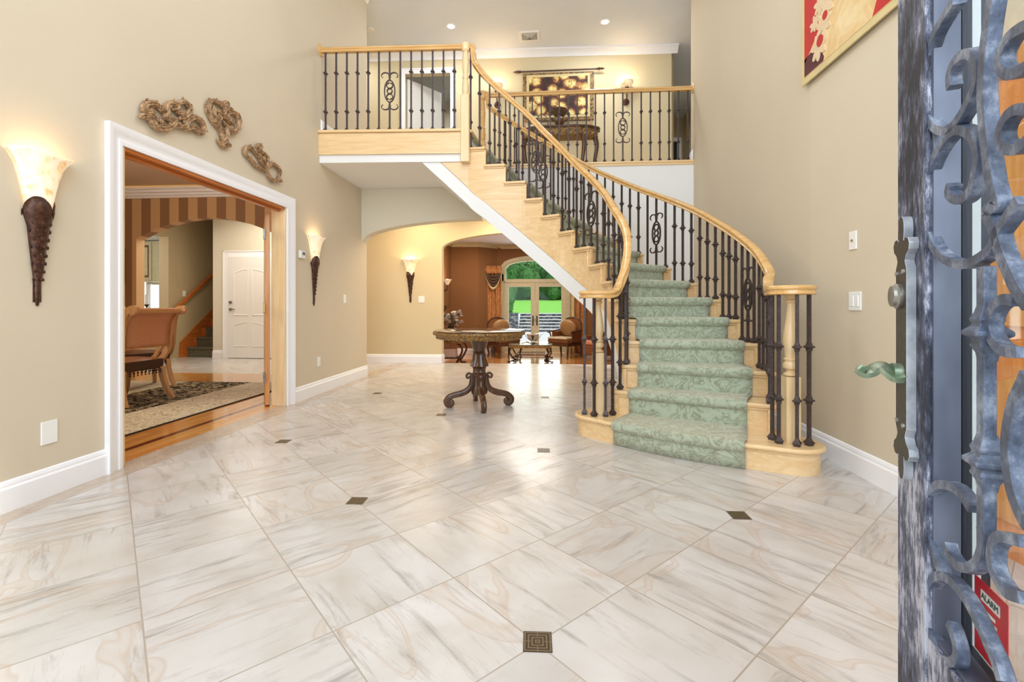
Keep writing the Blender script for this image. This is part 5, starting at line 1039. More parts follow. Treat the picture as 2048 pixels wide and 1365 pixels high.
def D(m, name, mat, **k): return m.build(name, mat, idr, local=True, **k)
D(MB().box(0.0, 0.0, 0.01, 0.124, 0.05, 2.12), 'stile', 'worn_iron', smooth=0, bevel=0.0015)
D(MB().box(0.124, 0.004, 0.01, 0.80, 0.05, 0.447), 'bottom_rail', 'worn_iron', smooth=0, bevel=0.0015)
D(MB().box(0.124, 0.004, 1.98, 0.80, 0.05, 2.12), 'top_rail', 'worn_iron', smooth=0, bevel=0.0015)
D(MB().box(0.80, 0.0, 0.01, 0.90, 0.05, 2.12), 'stile', 'worn_iron', smooth=0, bevel=0.0015)
D(MB().box(0.1235, 0.010, 0.447, 0.130, 0.048, 1.98).box(0.130, 0.010, 0.447, 0.80, 0.048, 0.455), 'glazing_bead', 'smooth_iron', smooth=0, bevel=0.001)
D(MB().box(0.0, 0.0505, 0.01, 0.126, 0.063, 2.12).box(0.126, 0.0505, 0.40, 0.80, 0.063, 0.449), 'gasket_channel', 'black_iron', smooth=0)
D(MB().box(0.118, 0.0635, 0.44, 0.127, 0.075, 1.98).box(0.118, 0.0635, 0.440, 0.80, 0.075, 0.451), 'glass_spacer', 'gasket', smooth=0)
D(MB().box(0.0, 0.0755, 0.01, 0.125, 0.088, 2.12).box(0.125, 0.0755, 0.01, 0.80, 0.088, 0.448), 'inner_frame', 'black_iron', smooth=0)
D(MB().box(-0.006, 0.012, 0.01, 0.0, 0.030, 2.12), 'edge_seal', 'black_iron', smooth=0)
D(MB().box(0.124, 0.052, 0.449, 0.80, 0.056, 1.98), 'glass_pane', 'door_glass', smooth=0)
R = [(-0.0072, -0.0080), (-0.0050, -0.0096), (0.0050, -0.0096), (0.0072, -0.0080), (0.0072, 0.0085), (-0.0072, 0.0085)]
for k, s in enumerate(SCR):
    kk = 1.0 if k != 2 and k != 9 else 1.25
    P = spline([(a, 0.013, z) for a, z in s], 5); n = len(P)
    D(MB().sweep(P, [(a * kk, b) for a, b in R], up=(0, -1, 0), scale=[1.0] * n), 'scroll_bar', 'patina_iron', smooth=50)
# extra scrolls outside the picture towards the hinge keep the grille whole
for (cx, cz, r) in ((0.55, 1.30, 0.10), (0.55, 0.75, 0.11), (0.62, 1.02, 0.08)):
    P = [(cx + r * (1 - 0.75 * q / 40) * math.cos(0.25 * q), 0.013, cz + r * (1 - 0.75 * q / 40) * math.sin(0.25 * q)) for q in range(34)]
    D(MB().sweep(P, R, up=(0, -1, 0)), 'scroll_bar', 'patina_iron', smooth=50)
m = MB().box(0.278, 0.005, 0.675, 0.298, 0.020, 1.088)
def collar(z):
    pr = [(0.0085, -0.040), (0.010, -0.028), (0.015, -0.018), (0.013, -0.012), (0.014, -0.008), (0.021, -0.003), (0.021, 0.003), (0.014, 0.010), (0.013, 0.014), (0.015, 0.020), (0.011, 0.030), (0.0085, 0.042)]
    m.lathe([(r, z + h) for r, h in pr], 0.288, 0.0135, 0, 4, rot=math.pi / 4, sq=True)
collar(0.992); collar(0.806); D(m, 'twist_bar', 'patina_iron', smooth=30, bevel=0.0012)
D(MB().box(0.277, 0.001, 0.02, 0.299, 0.026, 0.40), 'lower_bar', 'patina_iron', smooth=0)
# lock plate outline
half = [(0.024, 0.0), (0.024, 0.150), (0.019, 0.158), (0.016, 0.165), (0.022, 0.176), (0.034, 0.184), (0.037, 0.196), (0.030, 0.206), (0.019, 0.207), (0.013, 0.200), (0.009, 0.205), (0.012, 0.222), (0.011, 0.236), (0.006, 0.246), (0.0, 0.249)]
out = [(0.066 + x, 0.952 + z) for x, z in half] + [(0.066 - x, 0.952 + z) for x, z in half[::-1][1:]] + [(0.066 - x, 0.952 - z) for x, z in half[1:]] + [(0.066 + x, 0.952 - z) for x, z in half[::-1][1:-1]]
D(MB().extr(out, lambda x, z: (x, -0.0155, z), lambda x, z: (x, 0.0, z)), 'lock_plate', 'plate_silver', smooth=25, bevel=0.001)
D(MB().extr([(0.066 + (x - 0.066) * 0.97, 0.952 + (z - 0.952) * 0.997) for x, z in out], lambda x, z: (x, -0.0162, z), lambda x, z: (x, -0.0156, z)), 'plate_face', 'lock_bronze', smooth=0)
lp = [c for c in idr.children if c.name.startswith('lock_plate')][0]; lp['label'] = 'silver-edged dark bronze lock plate with scrolled ends'
for (x, z) in ((0.050, 1.093), (0.082, 1.096), (0.050, 0.812), (0.082, 0.808)):
    D(MB().tube([(x, -0.016, z), (x, -0.0195, z)], 0.0045, 12), 'screw', 'screw_steel', smooth=30)
m = MB(); m.lathe([(0.021, 0), (0.021, 0.006), (0.018, 0.009), (0.017, 0.014), (0.001, 0.015)], 0, 0, 0, 28); m.v = [(0.062 + a, -0.016 - c, 1.050 + b * 1.15) for a, b, c in m.v]; D(m, 'deadbolt_cylinder', 'satin_nickel', smooth=30)
m = MB(); P = spline([(0.068, -0.016, 0.904), (0.068, -0.026, 0.899), (0.067, -0.035, 0.906), (0.065, -0.044, 0.916), (0.062, -0.052, 0.914), (0.059, -0.060, 0.905), (0.056, -0.067, 0.903), (0.054, -0.072, 0.911)], 6); n = len(P)
m.sweep(P, [(-0.017, -0.006), (0, -0.010), (0.017, -0.006), (0.018, 0.004), (0, 0.009), (-0.018, 0.004)], up=(0.3, 0, 1), scale=[1.25 - 0.35 * math.sin(math.pi * q / n) for q in range(n)])
m.tube(spline([(0.052, -0.072, 0.914), (0.051, -0.078, 0.908), (0.052, -0.076, 0.900), (0.054, -0.069, 0.901), (0.055, -0.070, 0.908)], 4), 0.006, 8, up=(1, 0, 0)).tube([(0.066, -0.016, 0.905), (0.066, -0.030, 0.905)], 0.018, 16)
lv = D(m, 'lever_handle', 'handle_verdigris', smooth=50); lv['label'] = 'verdigris green scrolled lever handle'
# warning sticker behind the glass
stk = D(MB().box(0.165, 0.0505, 0.470, 0.255, 0.0517, 0.590), 'warning_sticker', 'sticker_red', smooth=0); stk['label'] = 'red alarm warning sticker'
o = MB().box(0.186, 0.0495, 0.560, 0.237, 0.0504, 0.577).build('sticker_panel', 'sticker_white', stk, local=True, smooth=0)
m = MB()
for q in range(6): m.box(0.190 + 0.003 * (q % 2), 0.0496, 0.495 + 0.010 * q, 0.233 - 0.004 * (q % 3), 0.0503, 0.500 + 0.010 * q)
m.build('emblem', 'sticker_white', stk, local=True, smooth=0)
def text_mesh(txt, size, mat):
    cu = bpy.data.curves.new('lettering', 'FONT'); cu.body = txt; cu.size = size; cu.extrude = 0.0002; cu.align_x = 'CENTER'; cu.align_y = 'CENTER'
    to = bpy.data.objects.new('tmp', cu); COL.objects.link(to); bpy.context.view_layer.update()
    me = bpy.data.meshes.new_from_object(to.evaluated_get(bpy.context.evaluated_depsgraph_get())); bpy.data.objects.remove(to); me.materials.clear(); me.materials.append(MAT[mat]); return me
o = bpy.data.objects.new('lettering', text_mesh('ALARM', 0.0145, 'sticker_ink')); COL.objects.link(o); o.parent = stk; o.location = (0.2115, 0.0490, 0.5685); o.rotation_euler = (math.pi / 2, 0, 0)

# ================================================================== DINING ROOM
rg = thing('area_rug', (-5.2, 4.35, 0.0), 'cream and black floral wool rug under the dining table', 'rug')
MB().box(-1.84, -1.70, 0.001, 1.84, 1.70, 0.012).xf(lambda x, y, z: (-x, y, z)).build('rug_pile', 'rug_pattern', rg, local=True, smooth=0)
MB().box(1.84, -1.71, 0.0005, 1.855, 1.71, 0.010).box(-1.855, 1.70, 0.0005, 1.855, 1.715, 0.010).build('bound_edge', 'rug_edge', rg, local=True, smooth=0)
RZ = 0.0125
tg = thing('dining_table', (-6.0, 4.6, RZ), 'long orange-brown wooden dining table behind the upholstered chairs', 'table')
MB().box(-0.55, -1.2, 0.71, 0.55, 1.2, 0.75).build('tabletop', 'orange_oak', tg, local=True, smooth=0, bevel=0.01); MB().box(-0.45, -1.1, 0.63, 0.45, 1.1, 0.71).build('apron', 'orange_oak', tg, local=True, smooth=0)
for y in (-0.75, 0.75): MB().lathe([(0.10, 0.1), (0.14, 0.2), (0.10, 0.35), (0.16, 0.45), (0.09, 0.55), (0.14, 0.63)], 0, y, 0, 20).box(-0.35, y - 0.04, 0.0, 0.35, y + 0.04, 0.12).build('pedestal', 'orange_oak', tg, local=True)
def dining_chair():
    t = thing('dining_chair', (0, 0, RZ), 'x', 'chair')
    for s in (-1, 1):
        P = spline([(s * 0.265, -0.24, 0.40), (s * 0.27, -0.05, 0.37), (s * 0.275, 0.12, 0.42), (s * 0.28, 0.21, 0.55), (s * 0.285, 0.23, 0.72), (s * 0.29, 0.255, 0.88), (s * 0.295, 0.33, 0.985), (s * 0.295, 0.39, 1.00), (s * 0.295, 0.40, 0.965)], 5)
        MB().sweep(P, [(-0.028, -0.018), (0.028, -0.018), (0.028, 0.018), (-0.028, 0.018)], up=(1, 0, 0)).tube([(s * 0.275, 0.372, 0.968), (s * 0.315, 0.372, 0.968)], 0.036, 16).build('side_frame', 'blond_wood', t, local=True, smooth=40)
        P = spline([(s * 0.285, 0.22, 0.66), (s * 0.285, 0.12, 0.56), (s * 0.285, 0.05, 0.46), (s * 0.285, -0.04, 0.40)], 5)
        MB().sweep(P, [(-0.020, -0.015), (0.020, -0.015), (0.020, 0.015), (-0.020, 0.015)], up=(1, 0, 0)).build('arm_curve', 'blond_wood', t, local=True, smooth=40)
        for fy_, f in ((0.18, 1), (-0.24, -1)):
            P = spline([(s * 0.235, fy_, 0.36), (s * 0.245, fy_ + f * 0.01, 0.24), (s * 0.262, fy_ + f * 0.045, 0.10), (s * 0.285, fy_ + f * 0.10, 0.0)], 4); n = len(P)
            MB().sweep(P, [(-0.026, -0.020), (0.026, -0.020), (0.026, 0.020), (-0.026, 0.020)], up=(1, 0, 0), scale=[1.15 - 0.4 * q / n for q in range(n)]).build('leg', 'blond_wood', t, local=True, smooth=40)
    MB().tube([(-0.27, 0.365, 0.975), (0.27, 0.365, 0.975)], 0.030, 14).build('top_rail', 'blond_wood', t, local=True, smooth=40)
    MB().sweep([(-0.26, 0.235, 0.60), (0.26, 0.235, 0.60)], [(-0.015, -0.02), (0.015, -0.02), (0.015, 0.02), (-0.015, 0.02)]).build('lower_rail', 'blond_wood', t, local=True, smooth=40)
    prof_b = [(0.235, 0.60), (0.232, 0.72), (0.25, 0.84), (0.30, 0.93), (0.345, 0.975)]
    o = MB().grid(lambda u, v: (-0.255 + 0.51 * u, *(lambda q: (prof_b[q[0]][0] + (prof_b[q[0] + 1][0] - prof_b[q[0]][0]) * q[1], prof_b[q[0]][1] + (prof_b[q[0] + 1][1] - prof_b[q[0]][1]) * q[1]))((min(int(v * 4), 3), v * 4 - min(int(v * 4), 3)))), 6, 12).build('back_panel', 'fabric_peach', t, local=True, smooth=60); mm = o.modifiers.new('s', 'SOLIDIFY'); mm.thickness = 0.03
    MB().prism([(-0.27, -0.27), (0.27, -0.27), (0.26, 0.19), (-0.26, 0.19)], 0.34, 0.445).build('seat_base', 'brown_velvet', t, local=True, smooth=0, bevel=0.015)
    MB().grid(lambda u, v: (-0.255 + 0.51 * u, -0.255 + 0.44 * v, 0.445 + 0.035 * math.sin(math.pi * u) ** 0.5 * math.sin(math.pi * v) ** 0.5), 10, 10).build('seat_cushion', 'leather_brown', t, local=True, smooth=60)
    m = MB()
    for q in range(12):
        x = -0.25 + 0.0455 * q
        for y in (-0.272, 0.193): m.ball((x, y, 0.325), 0.011, 6, (1, 1, 1.4)); m.ball((x, y, 0.30), 0.009, 6)
    for q in range(9):
        y = -0.24 + 0.05 * q
        for x in (-0.272, 0.272): m.ball((x, y, 0.325), 0.011, 6, (1, 1, 1.4)); m.ball((x, y, 0.30), 0.009, 6)
    o = m.build('tassel_fringe', 'tassel_dark', t, local=True, smooth=60); o['kind'] = 'stuff'
    return t
dc1 = dining_chair(); dc1.location = (-4.47, 4.67, RZ); dc1.rotation_euler = (0, 0, math.radians(-92)); dc1['label'] = 'dining chair with rolled back nearest the foyer, seen from behind'; dc1['group'] = 'upholstered dining chairs'
dc2 = copy_tree(dc1); dc2.location = (-5.10, 5.50, RZ); dc2.rotation_euler = (0, 0, math.radians(-118)); dc2['label'] = 'second rolled-back dining chair, partly hidden behind the nearest one'
pf = thing('framed_picture', (-6.85, 6.80, 1.385), 'dark framed gold picture on the striped dining room wall', 'picture')
MB().box(-7.20, 6.765, 1.385, -6.535, 6.798, 1.93).build('frame', 'dark_door', pf, smooth=0, bevel=0.006); MB().box(-7.13, 6.760, 1.455, -6.60, 6.766, 1.86).build('picture', 'mottled_gold', pf, smooth=0)
# kitchen items
emit('window_sky', (0.85, 0.93, 1.0, 1), 1.6)
k1 = struct(thing('window_2', (-10.3, 10.7, 0.9))); k1['label'] = 'bright kitchen window with a dark valance'
MB().box(-10.9, 10.685, 0.85, -9.70, 10.698, 1.85).build('pane', 'window_sky', k1, smooth=0); MB().box(-9.72, 10.66, 0.80, -9.67, 10.70, 1.90).box(-10.9, 10.66, 0.80, -9.7, 10.70, 0.86).build('frame', 'trim_white', k1, smooth=0)
vl = tag(MB().box(-10.9, 10.58, 1.83, -9.70, 10.64, 2.16).build('window_valance', 'shade_black', smooth=0, bevel=0.01), 'dark fabric valance over the kitchen window', 'valance')
k2 = struct(thing('window_3', (-9.3, 10.7, 0.9))); k2['label'] = 'small bright window under the kitchen wall cabinet'
MB().box(-9.60, 10.685, 0.98, -9.0, 10.698, 1.56).build('pane', 'window_sky', k2, smooth=0); MB().box(-9.66, 10.66, 0.93, -9.60, 10.70, 1.60).build('frame', 'trim_white', k2, smooth=0)
kc = thing('wall_cabinet', (-9.3, 10.52, 1.62), 'tall cream kitchen wall cabinet with a glazed-edge panel door', 'cabinet')
MB().box(-9.66, 10.38, 1.62, -8.95, 10.69, 2.58).build('body', 'cabinet_cream', kc, smooth=0, bevel=0.004)
m = MB().box(-9.65, 10.355, 1.65, -9.59, 10.379, 2.55).box(-9.37, 10.355, 1.65, -9.31, 10.379, 2.55).box(-9.59, 10.355, 1.65, -9.37, 10.379, 1.72).box(-9.59, 10.355, 2.48, -9.37, 10.379, 2.55).box(-9.55, 10.360, 1.77, -9.41, 10.379, 2.43); m.build('door', 'cabinet_cream', kc, smooth=0, bevel=0.004)
MB().box(-9.60, 10.372, 1.70, -9.36, 10.3785, 2.50).build('glaze_line', 'grout_line', kc, smooth=0)
kk = tag(MB().box(-10.9, 10.1, 0.0, -8.6, 10.65, 0.92).build('base_cabinet', 'cabinet_cream', smooth=0, bevel=0.005), 'cream kitchen base cabinet below the bright windows', 'cabinet')
cn = thing('candle_holder', (-9.42, 10.35, 0.921), 'white candle in a small dark holder on the kitchen counter', 'candle')
MB().lathe([(0.05, 0), (0.05, 0.01), (0.012, 0.03), (0.012, 0.10), (0.055, 0.16), (0.05, 0.165), (0.001, 0.165)], 0, 0, 0, 16).build('holder', 'shade_black', cn, local=True); MB().lathe([(0.035, 0.165), (0.035, 0.40), (0.001, 0.40)], 0, 0, 0, 14).build('candle', 'plastic_white', cn, local=True)

# ================================================================== SUNKEN SITTING ROOM
def pleats(x0, x1, y, z0, z1, mat, parent, name, folds=5, amp=0.045, dx=0.0, taper=0.0):
    def f(u, v):
        a = u * folds * 2 * math.pi; w = 1 - taper * math.sin(math.pi * min(1, v * 1.1))
        return ((x0 + x1) / 2 + (u - 0.5) * (x1 - x0) * w + 0.012 * math.sin(a * 0.5 + v * 3), y + amp * math.sin(a) + 0.01 * math.sin(7 * v + a), z0 + (z1 - z0) * v)
    o = MB().grid(f, folds * 10, 12).build(name, mat, parent, smooth=70); mm = o.modifiers.new('s', 'SOLIDIFY'); mm.thickness = 0.008; return o
for side, (a, b, c, d) in (('left', (-1.80, -1.33, -1.90, -1.78)), ('right', (0.74, 1.32, 0.60, 0.74))):
    t = thing('curtain', ((a + b) / 2, 13.30, FZ), ('copper silk curtain with a dark swag left of the french doors' if side == 'left' else 'copper silk curtain right of the french doors, beside the leather chair'), 'curtain')
    pleats(a, b, 13.33 if side == 'left' else 13.30, FZ + 0.01, 2.14, 'drape_gold', t, 'drape', 4, 0.035); pleats(c, d, 13.32, FZ + 0.01, 2.10, 'drape_sheer', t, 'sheer_edge', 1, 0.03)
    m = MB().tube([(min(a, c) - 0.02, 13.30, 2.17), (max(b, d), 13.30, 2.17)], 0.018, 10).ball((min(a, c) - 0.04, 13.30, 2.17), 0.04, 10); m.build('rod', 'brass', t)
    cxm, hw_ = (a + b) / 2, (b - a) / 2
    for q in range(5):
        def f(u, v, q=q):
            x = cxm + (u - 0.5) * 2 * hw_; sag = 0.10 + 0.085 * q; return (x, 13.26 - 0.02 * math.sin(math.pi * v) - 0.02 * math.sin(math.pi * u), 2.02 - sag * math.sin(math.pi * u) ** 0.8 - 0.07 * v - 0.02 * q * 0)
        MB().grid(f, 12, 4).build('swag_fold', 'swag_dark' if q < 4 else 'drape_sheer', t, smooth=70)
    pleats(a, b, 13.25, 1.97, 2.19, 'drape_gold', t, 'gathered_header', 6, 0.02)
def bergere():
    t = thing('bergere_chair', (0, 0, FZ), 'x', 'armchair')
    def arc(hw, h0, h1, y, n=14): return [(-hw, y - 0.0, h0)] + [(-hw * math.cos(math.pi * q / n), y + 0.05 * math.sin(math.pi * q / n), h1 - 0.22 + 0.22 * math.sin(math.pi * q / n)) for q in range(n + 1)] + [(hw, y, h0)]
    MB().tube(arc(0.33, 0.40, 1.03, 0.30), 0.022, 8).build('back_frame', 'walnut', t, local=True)
    pts = arc(0.31, 0.44, 1.01, 0.29); o = MB().add(pts, [tuple(range(len(pts)))]).build('back_panel', 'leather_brown', t, local=True, smooth=0); mm = o.modifiers.new('s', 'SOLIDIFY'); mm.thickness = 0.05
    MB().box(-0.34, -0.34, 0.30, 0.34, 0.30, 0.38).build('seat_rail', 'walnut', t, local=True, smooth=0, bevel=0.012)
    MB().box(-0.32, -0.32, 0.38, 0.32, 0.27, 0.47).build('seat_box', 'leather_brown', t, local=True, smooth=0, bevel=0.02)
    MB().box(-0.31, -0.34, 0.47, 0.31, 0.24, 0.53).build('seat_cushion', 'seat_cream', t, local=True, smooth=60, bevel=0.025)
    n0 = MB().ball((0, 0, 0), 1, 20, (0.28, 0.10, 0.23)); n0.v = [(x, y + 0.16 - 0.25 * (z), z + 0.76) for x, y, z in n0.v]; n0.build('back_cushion', 'leather_tan', t, local=True, smooth=70)
    for s in (-1, 1):
        MB().tube(spline([(s * 0.33, 0.28, 0.70), (s * 0.35, 0.05, 0.68), (s * 0.36, -0.18, 0.67), (s * 0.36, -0.24, 0.64)], 4), 0.024, 8).tube(spline([(s * 0.36, -0.18, 0.66), (s * 0.35, -0.14, 0.52), (s * 0.33, -0.20, 0.38)], 4), 0.018, 8, up=(1, 0, 0)).build('arm', 'walnut', t, local=True)
        MB().box(s * 0.31, -0.12, 0.40, s * 0.335, 0.28, 0.66).build('side_panel', 'leather_brown', t, local=True, smooth=0, bevel=0.008)
        for y, f in ((-0.30, -1), (0.26, 1)):
            P = spline([(s * 0.31, y, 0.32), (s * 0.335, y + f * 0.02, 0.22), (s * 0.31, y, 0.10), (s * 0.325, y + f * 0.03, 0.02)], 4); n = len(P)
            MB().tube(P, 0.032, 8, scale=[1.1 - 0.55 * q / n for q in range(n)], up=(1, 0, 0)).lathe([(0.026, 0), (0.024, 0.02), (0.012, 0.03)], s * 0.325, y + f * 0.03, 0, 8).build('leg', 'walnut', t, local=True)
    return t
b1 = bergere(); b1.location = (0.42, 12.50, FZ); b1.rotation_euler = (0, 0, math.radians(-38)); b1['label'] = 'tan leather bergere armchair right of the french doors'; b1['group'] = 'leather armchairs'
b2 = copy_tree(b1); b2.location = (-1.18, 12.40, FZ); b2.rotation_euler = (0, 0, math.radians(36)); b2['label'] = 'tan leather bergere armchair left of the french doors, behind the pedestal table'
# coffee table
ct = thing('coffee_table', (-0.43, 11.62, FZ), 'glass-topped coffee table on scrolled iron legs in the sunken sitting room', 'coffee table')
MB().box(-0.52, -0.56, 0.415, 0.52, 0.56, 0.430).build('glass_top', 'table_glass', ct, local=True, smooth=0, bevel=0.004)
MB().box(-0.50, -0.54, 0.345, -0.46, 0.54, 0.412).box(0.46, -0.54, 0.345, 0.50, 0.54, 0.412).box(-0.46, -0.54, 0.345, 0.46, -0.50, 0.412).box(-0.46, 0.50, 0.345, 0.46, 0.54, 0.412).build('apron', 'gilt_carving', ct, local=True, smooth=0, bevel=0.004)
for sx in (-1, 1):
    for sy in (-1, 1):
        P = spline([(sx * 0.40, sy * 0.45, 0.36), (sx * 0.46, sy * 0.50, 0.33), (sx * 0.49, sy * 0.52, 0.24), (sx * 0.42, sy * 0.48, 0.12), (sx * 0.34, sy * 0.42, 0.06), (sx * 0.36, sy * 0.43, 0.02), (sx * 0.42, sy * 0.47, 0.03)], 5)
        P2 = spline([(sx * 0.36, sy * 0.43, 0.06), (sx * 0.44, sy * 0.48, 0.04), (sx * 0.51, sy * 0.54, 0.015), (sx * 0.53, sy * 0.555, 0.035)], 4)
        MB().tube(P, 0.017, 7, up=(0, 1, 0.1)).tube(P2, 0.015, 7, up=(0, 1, 0.1)).build('leg', 'bronze_dark', ct, local=True, smooth=60)
m = MB()
for y in (-0.40, 0.40):
    m.box(-0.36, y - 0.012, 0.16, 0.36, y + 0.012, 0.175).box(-0.36, y - 0.012, 0.10, 0.36, y + 0.012, 0.112)
    for q in range(24): m.box(-0.35 + q * 0.030, y - 0.006, 0.112, -0.342 + q * 0.030, y + 0.006, 0.16)
for x in (-0.36, 0.36): m.box(x - 0.012, -0.40, 0.15, x + 0.012, 0.40, 0.175)
m.build('stretcher_gallery', 'bronze_dark', ct, local=True, smooth=0)
gb = thing('flower_bowl', (-0.38, 11.45, FZ + 0.431), 'white lily-petal bowl with a dark foot on the coffee table', 'bowl')
MB().lathe([(0.001, 0), (0.07, 0), (0.072, 0.012), (0.03, 0.03), (0.03, 0.06), (0.10, 0.16), (0.13, 0.20), (0.12, 0.205), (0.001, 0.08)], 0, 0, 0, 20).build('bowl', 'walnut', gb, local=True)
m = MB()
for q in range(6):
    a = 2 * math.pi * q / 6; P = spline([(0.03 * math.cos(a), 0.03 * math.sin(a), 0.05), (0.13 * math.cos(a), 0.13 * math.sin(a), 0.12), (0.20 * math.cos(a), 0.20 * math.sin(a), 0.22), (0.26 * math.cos(a), 0.26 * math.sin(a), 0.235)], 4); n = len(P)
    m.sweep(P, [(-0.06, 0), (0, -0.012), (0.06, 0), (0, 0.006)], scale=[math.sin(math.pi * (0.1 + 0.85 * j / n)) for j in range(n)])
m.build('petals', 'petal_white', gb, local=True, smooth=60)
cr = thing('coral_branch', (-0.44, 11.22, FZ + 0.431), 'pale coral branch lying in front of the bowl on the coffee table', 'decoration'); rnd = random.Random(5); m = MB()
for q in range(7):
    a = rnd.uniform(-0.5, 0.5) + (math.pi if q % 2 else 0); P = spline([(0, 0, 0.02), (0.07 * math.cos(a), 0.05 * math.sin(a), 0.035 + 0.01 * q / 2), (0.16 * math.cos(a), 0.12 * math.sin(a), 0.03 + 0.02 * rnd.random()), (0.22 * math.cos(a), 0.17 * math.sin(a), 0.018)], 4); m.tube(P, 0.014, 6)
m.build('branch', 'petal_white', cr, local=True, smooth=60)
# console at the left with flowers
sc_ = thing('side_table', (-2.27, 10.75, FZ), 'dark glass-topped side table on scrolled legs beside the hall wall', 'table')
MB().box(-0.36, -0.32, 0.545, 0.36, 0.32, 0.560).build('glass_top', 'dark_marble', sc_, local=True, smooth=0, bevel=0.004); MB().box(-0.33, -0.29, 0.49, 0.33, 0.29, 0.545).build('apron', 'gilt_carving', sc_, local=True, smooth=0, bevel=0.006); MB().box(-0.26, -0.24, 0.14, 0.26, 0.24, 0.16).build('shelf', 'bronze_dark', sc_, local=True, smooth=0)
for sx in (-1, 1):
    for sy in (-1, 1):
        P = spline([(sx * 0.20, sy * 0.22, 0.49), (sx * 0.30, sy * 0.26, 0.44), (sx * 0.33, sy * 0.28, 0.32), (sx * 0.26, sy * 0.25, 0.16), (sx * 0.20, sy * 0.20, 0.06), (sx * 0.25, sy * 0.23, 0.02), (sx * 0.32, sy * 0.27, 0.02)], 5); MB().tube(P, 0.024, 8, up=(0, 1, 0.1)).build('leg', 'bronze_dark', sc_, local=True, smooth=60)
tag(MB().box(-2.46, 10.60, FZ + 0.162, -2.12, 10.86, FZ + 0.36).build('keepsake_box', 'paper_pink', smooth=0, bevel=0.008), 'pale pink box on the lower shelf of the side table', 'box')
fl_ = thing('flower_arrangement', (-2.26, 10.75, FZ + 0.561), 'tall arrangement of white silk magnolias on the side table', 'flowers')
MB().lathe([(0.001, 0), (0.07, 0), (0.10, 0.08), (0.09, 0.15), (0.06, 0.18), (0.07, 0.20), (0.001, 0.19)], 0, 0, 0, 18).build('vase', 'gilt_carving', fl_, local=True)
rnd = random.Random(9); m = MB(); m2 = MB()
for q in range(40):
    a = rnd.uniform(0, 6.28); rr = rnd.uniform(0.03, 0.22); zz = rnd.uniform(0.12, 0.66); c = Vector((rr * math.cos(a), rr * math.sin(a), zz)); dr_ = Vector((math.cos(a) * 0.8, math.sin(a) * 0.8, rnd.uniform(-0.2, 0.8))).normalized()
    for j in range(5):
        e = (dr_ + Vector((rnd.uniform(-0.6, 0.6), rnd.uniform(-0.6, 0.6), rnd.uniform(-0.5, 0.6)))).normalized(); P = [c, c + e * 0.04, c + e * 0.085, c + e * 0.11]
        m.sweep(P, [(-0.036, 0), (0, -0.006), (0.036, 0), (0, 0.006)], scale=[0.5, 1.1, 0.9, 0.1])
    m2.tube([(0, 0, 0.15), tuple(c)], 0.004, 5)
    for j in range(2):
        e = Vector((rnd.uniform(-1, 1), rnd.uniform(-1, 1), rnd.uniform(-0.6, 0.4))).normalized(); m2.sweep([c, c + e * 0.05, c + e * 0.10], [(-0.02, 0), (0, -0.003), (0.02, 0), (0, 0.003)], scale=[0.4, 1, 0.1])
o = m.build('petals', 'petal_white', fl_, local=True, smooth=60); o['kind'] = 'stuff'; o = m2.build('stems', 'leaf_dark', fl_, local=True, smooth=60); o['kind'] = 'stuff'
lsx, lsy = -2.74, 12.05
ls = thing('wall_sconce', (lsx, lsy, 1.45), 'tulip-glass wall sconce on the brown sitting room wall', 'wall light', LA)
MB().lathe([(0.03, 0.15), (0.05, 0.18), (0.08, 0.24), (0.12, 0.29), (0.11, 0.292), (0.07, 0.25), (0.02, 0.17)], 0, -0.12, 0, 18).build('glass_shade', 'alabaster', ls, local=True); MB().tube(spline([(0, 0, 0.06), (0, -0.05, 0), (0, -0.11, 0.03), (0, -0.12, 0.15)], 4), 0.016, 8, up=(1, 0, 0)).ball((0, -0.015, 0.06), 0.05, 10, (1, 0.4, 1.4)).build('arm', 'walnut', ls, local=True)
light('POINT', 'sitting_sconce_bulb', (lsx + 0.12, lsy, 1.78), 7, WARM, 0.04)
br = thing('wall_bracket', (-2.74, 11.75, 0.90), 'small carved wall bracket shelf on the brown wall behind the flowers', 'shelf', LA)
MB().box(-0.16, -0.20, 0.12, 0.16, 0, 0.15).extr([(-0.20 * 0, 0)] + [(-0.17, 0.12), (-0.10, 0.02), (-0.02, -0.06), (0, -0.06)], lambda y, z: (-0.09, y, z), lambda y, z: (0.09, y, z)).build('shelf', 'walnut', br, local=True, smooth=0)
bb = thing('low_bench', (-1.75, 12.75, FZ), 'low brown wooden bench against the brown wall left of the curtain', 'bench')
MB().box(-0.30, -0.16, 0.40, 0.30, 0.16, 0.46).build('seat', 'walnut', bb, local=True, smooth=0, bevel=0.008)
for sx in (-1, 1):
    for sy in (-1, 1): MB().prism([(sx * 0.26 - 0.02, sy * 0.13 - 0.02), (sx * 0.26 + 0.02, sy * 0.13 - 0.02), (sx * 0.26 + 0.02, sy * 0.13 + 0.02), (sx * 0.26 - 0.02, sy * 0.13 + 0.02)], 0, 0.40).build('leg', 'walnut', bb, local=True, smooth=0)
fa = thing('armchair', (1.35, 12.0, FZ), 'rose floral upholstered armchair behind the left newel post of the stairs', 'armchair', math.radians(-50))
MB().box(-0.36, -0.36, 0.12, 0.36, 0.34, 0.36).build('seat_base', 'leather_brown', fa, local=True, smooth=0, bevel=0.03); MB().box(-0.30, -0.38, 0.36, 0.30, 0.22, 0.48).build('seat_cushion', 'rose_fabric', fa, local=True, smooth=60, bevel=0.04); MB().box(-0.36, 0.20, 0.34, 0.36, 0.38, 0.86).build('backrest', 'brown_velvet', fa, local=True, smooth=60, bevel=0.06)
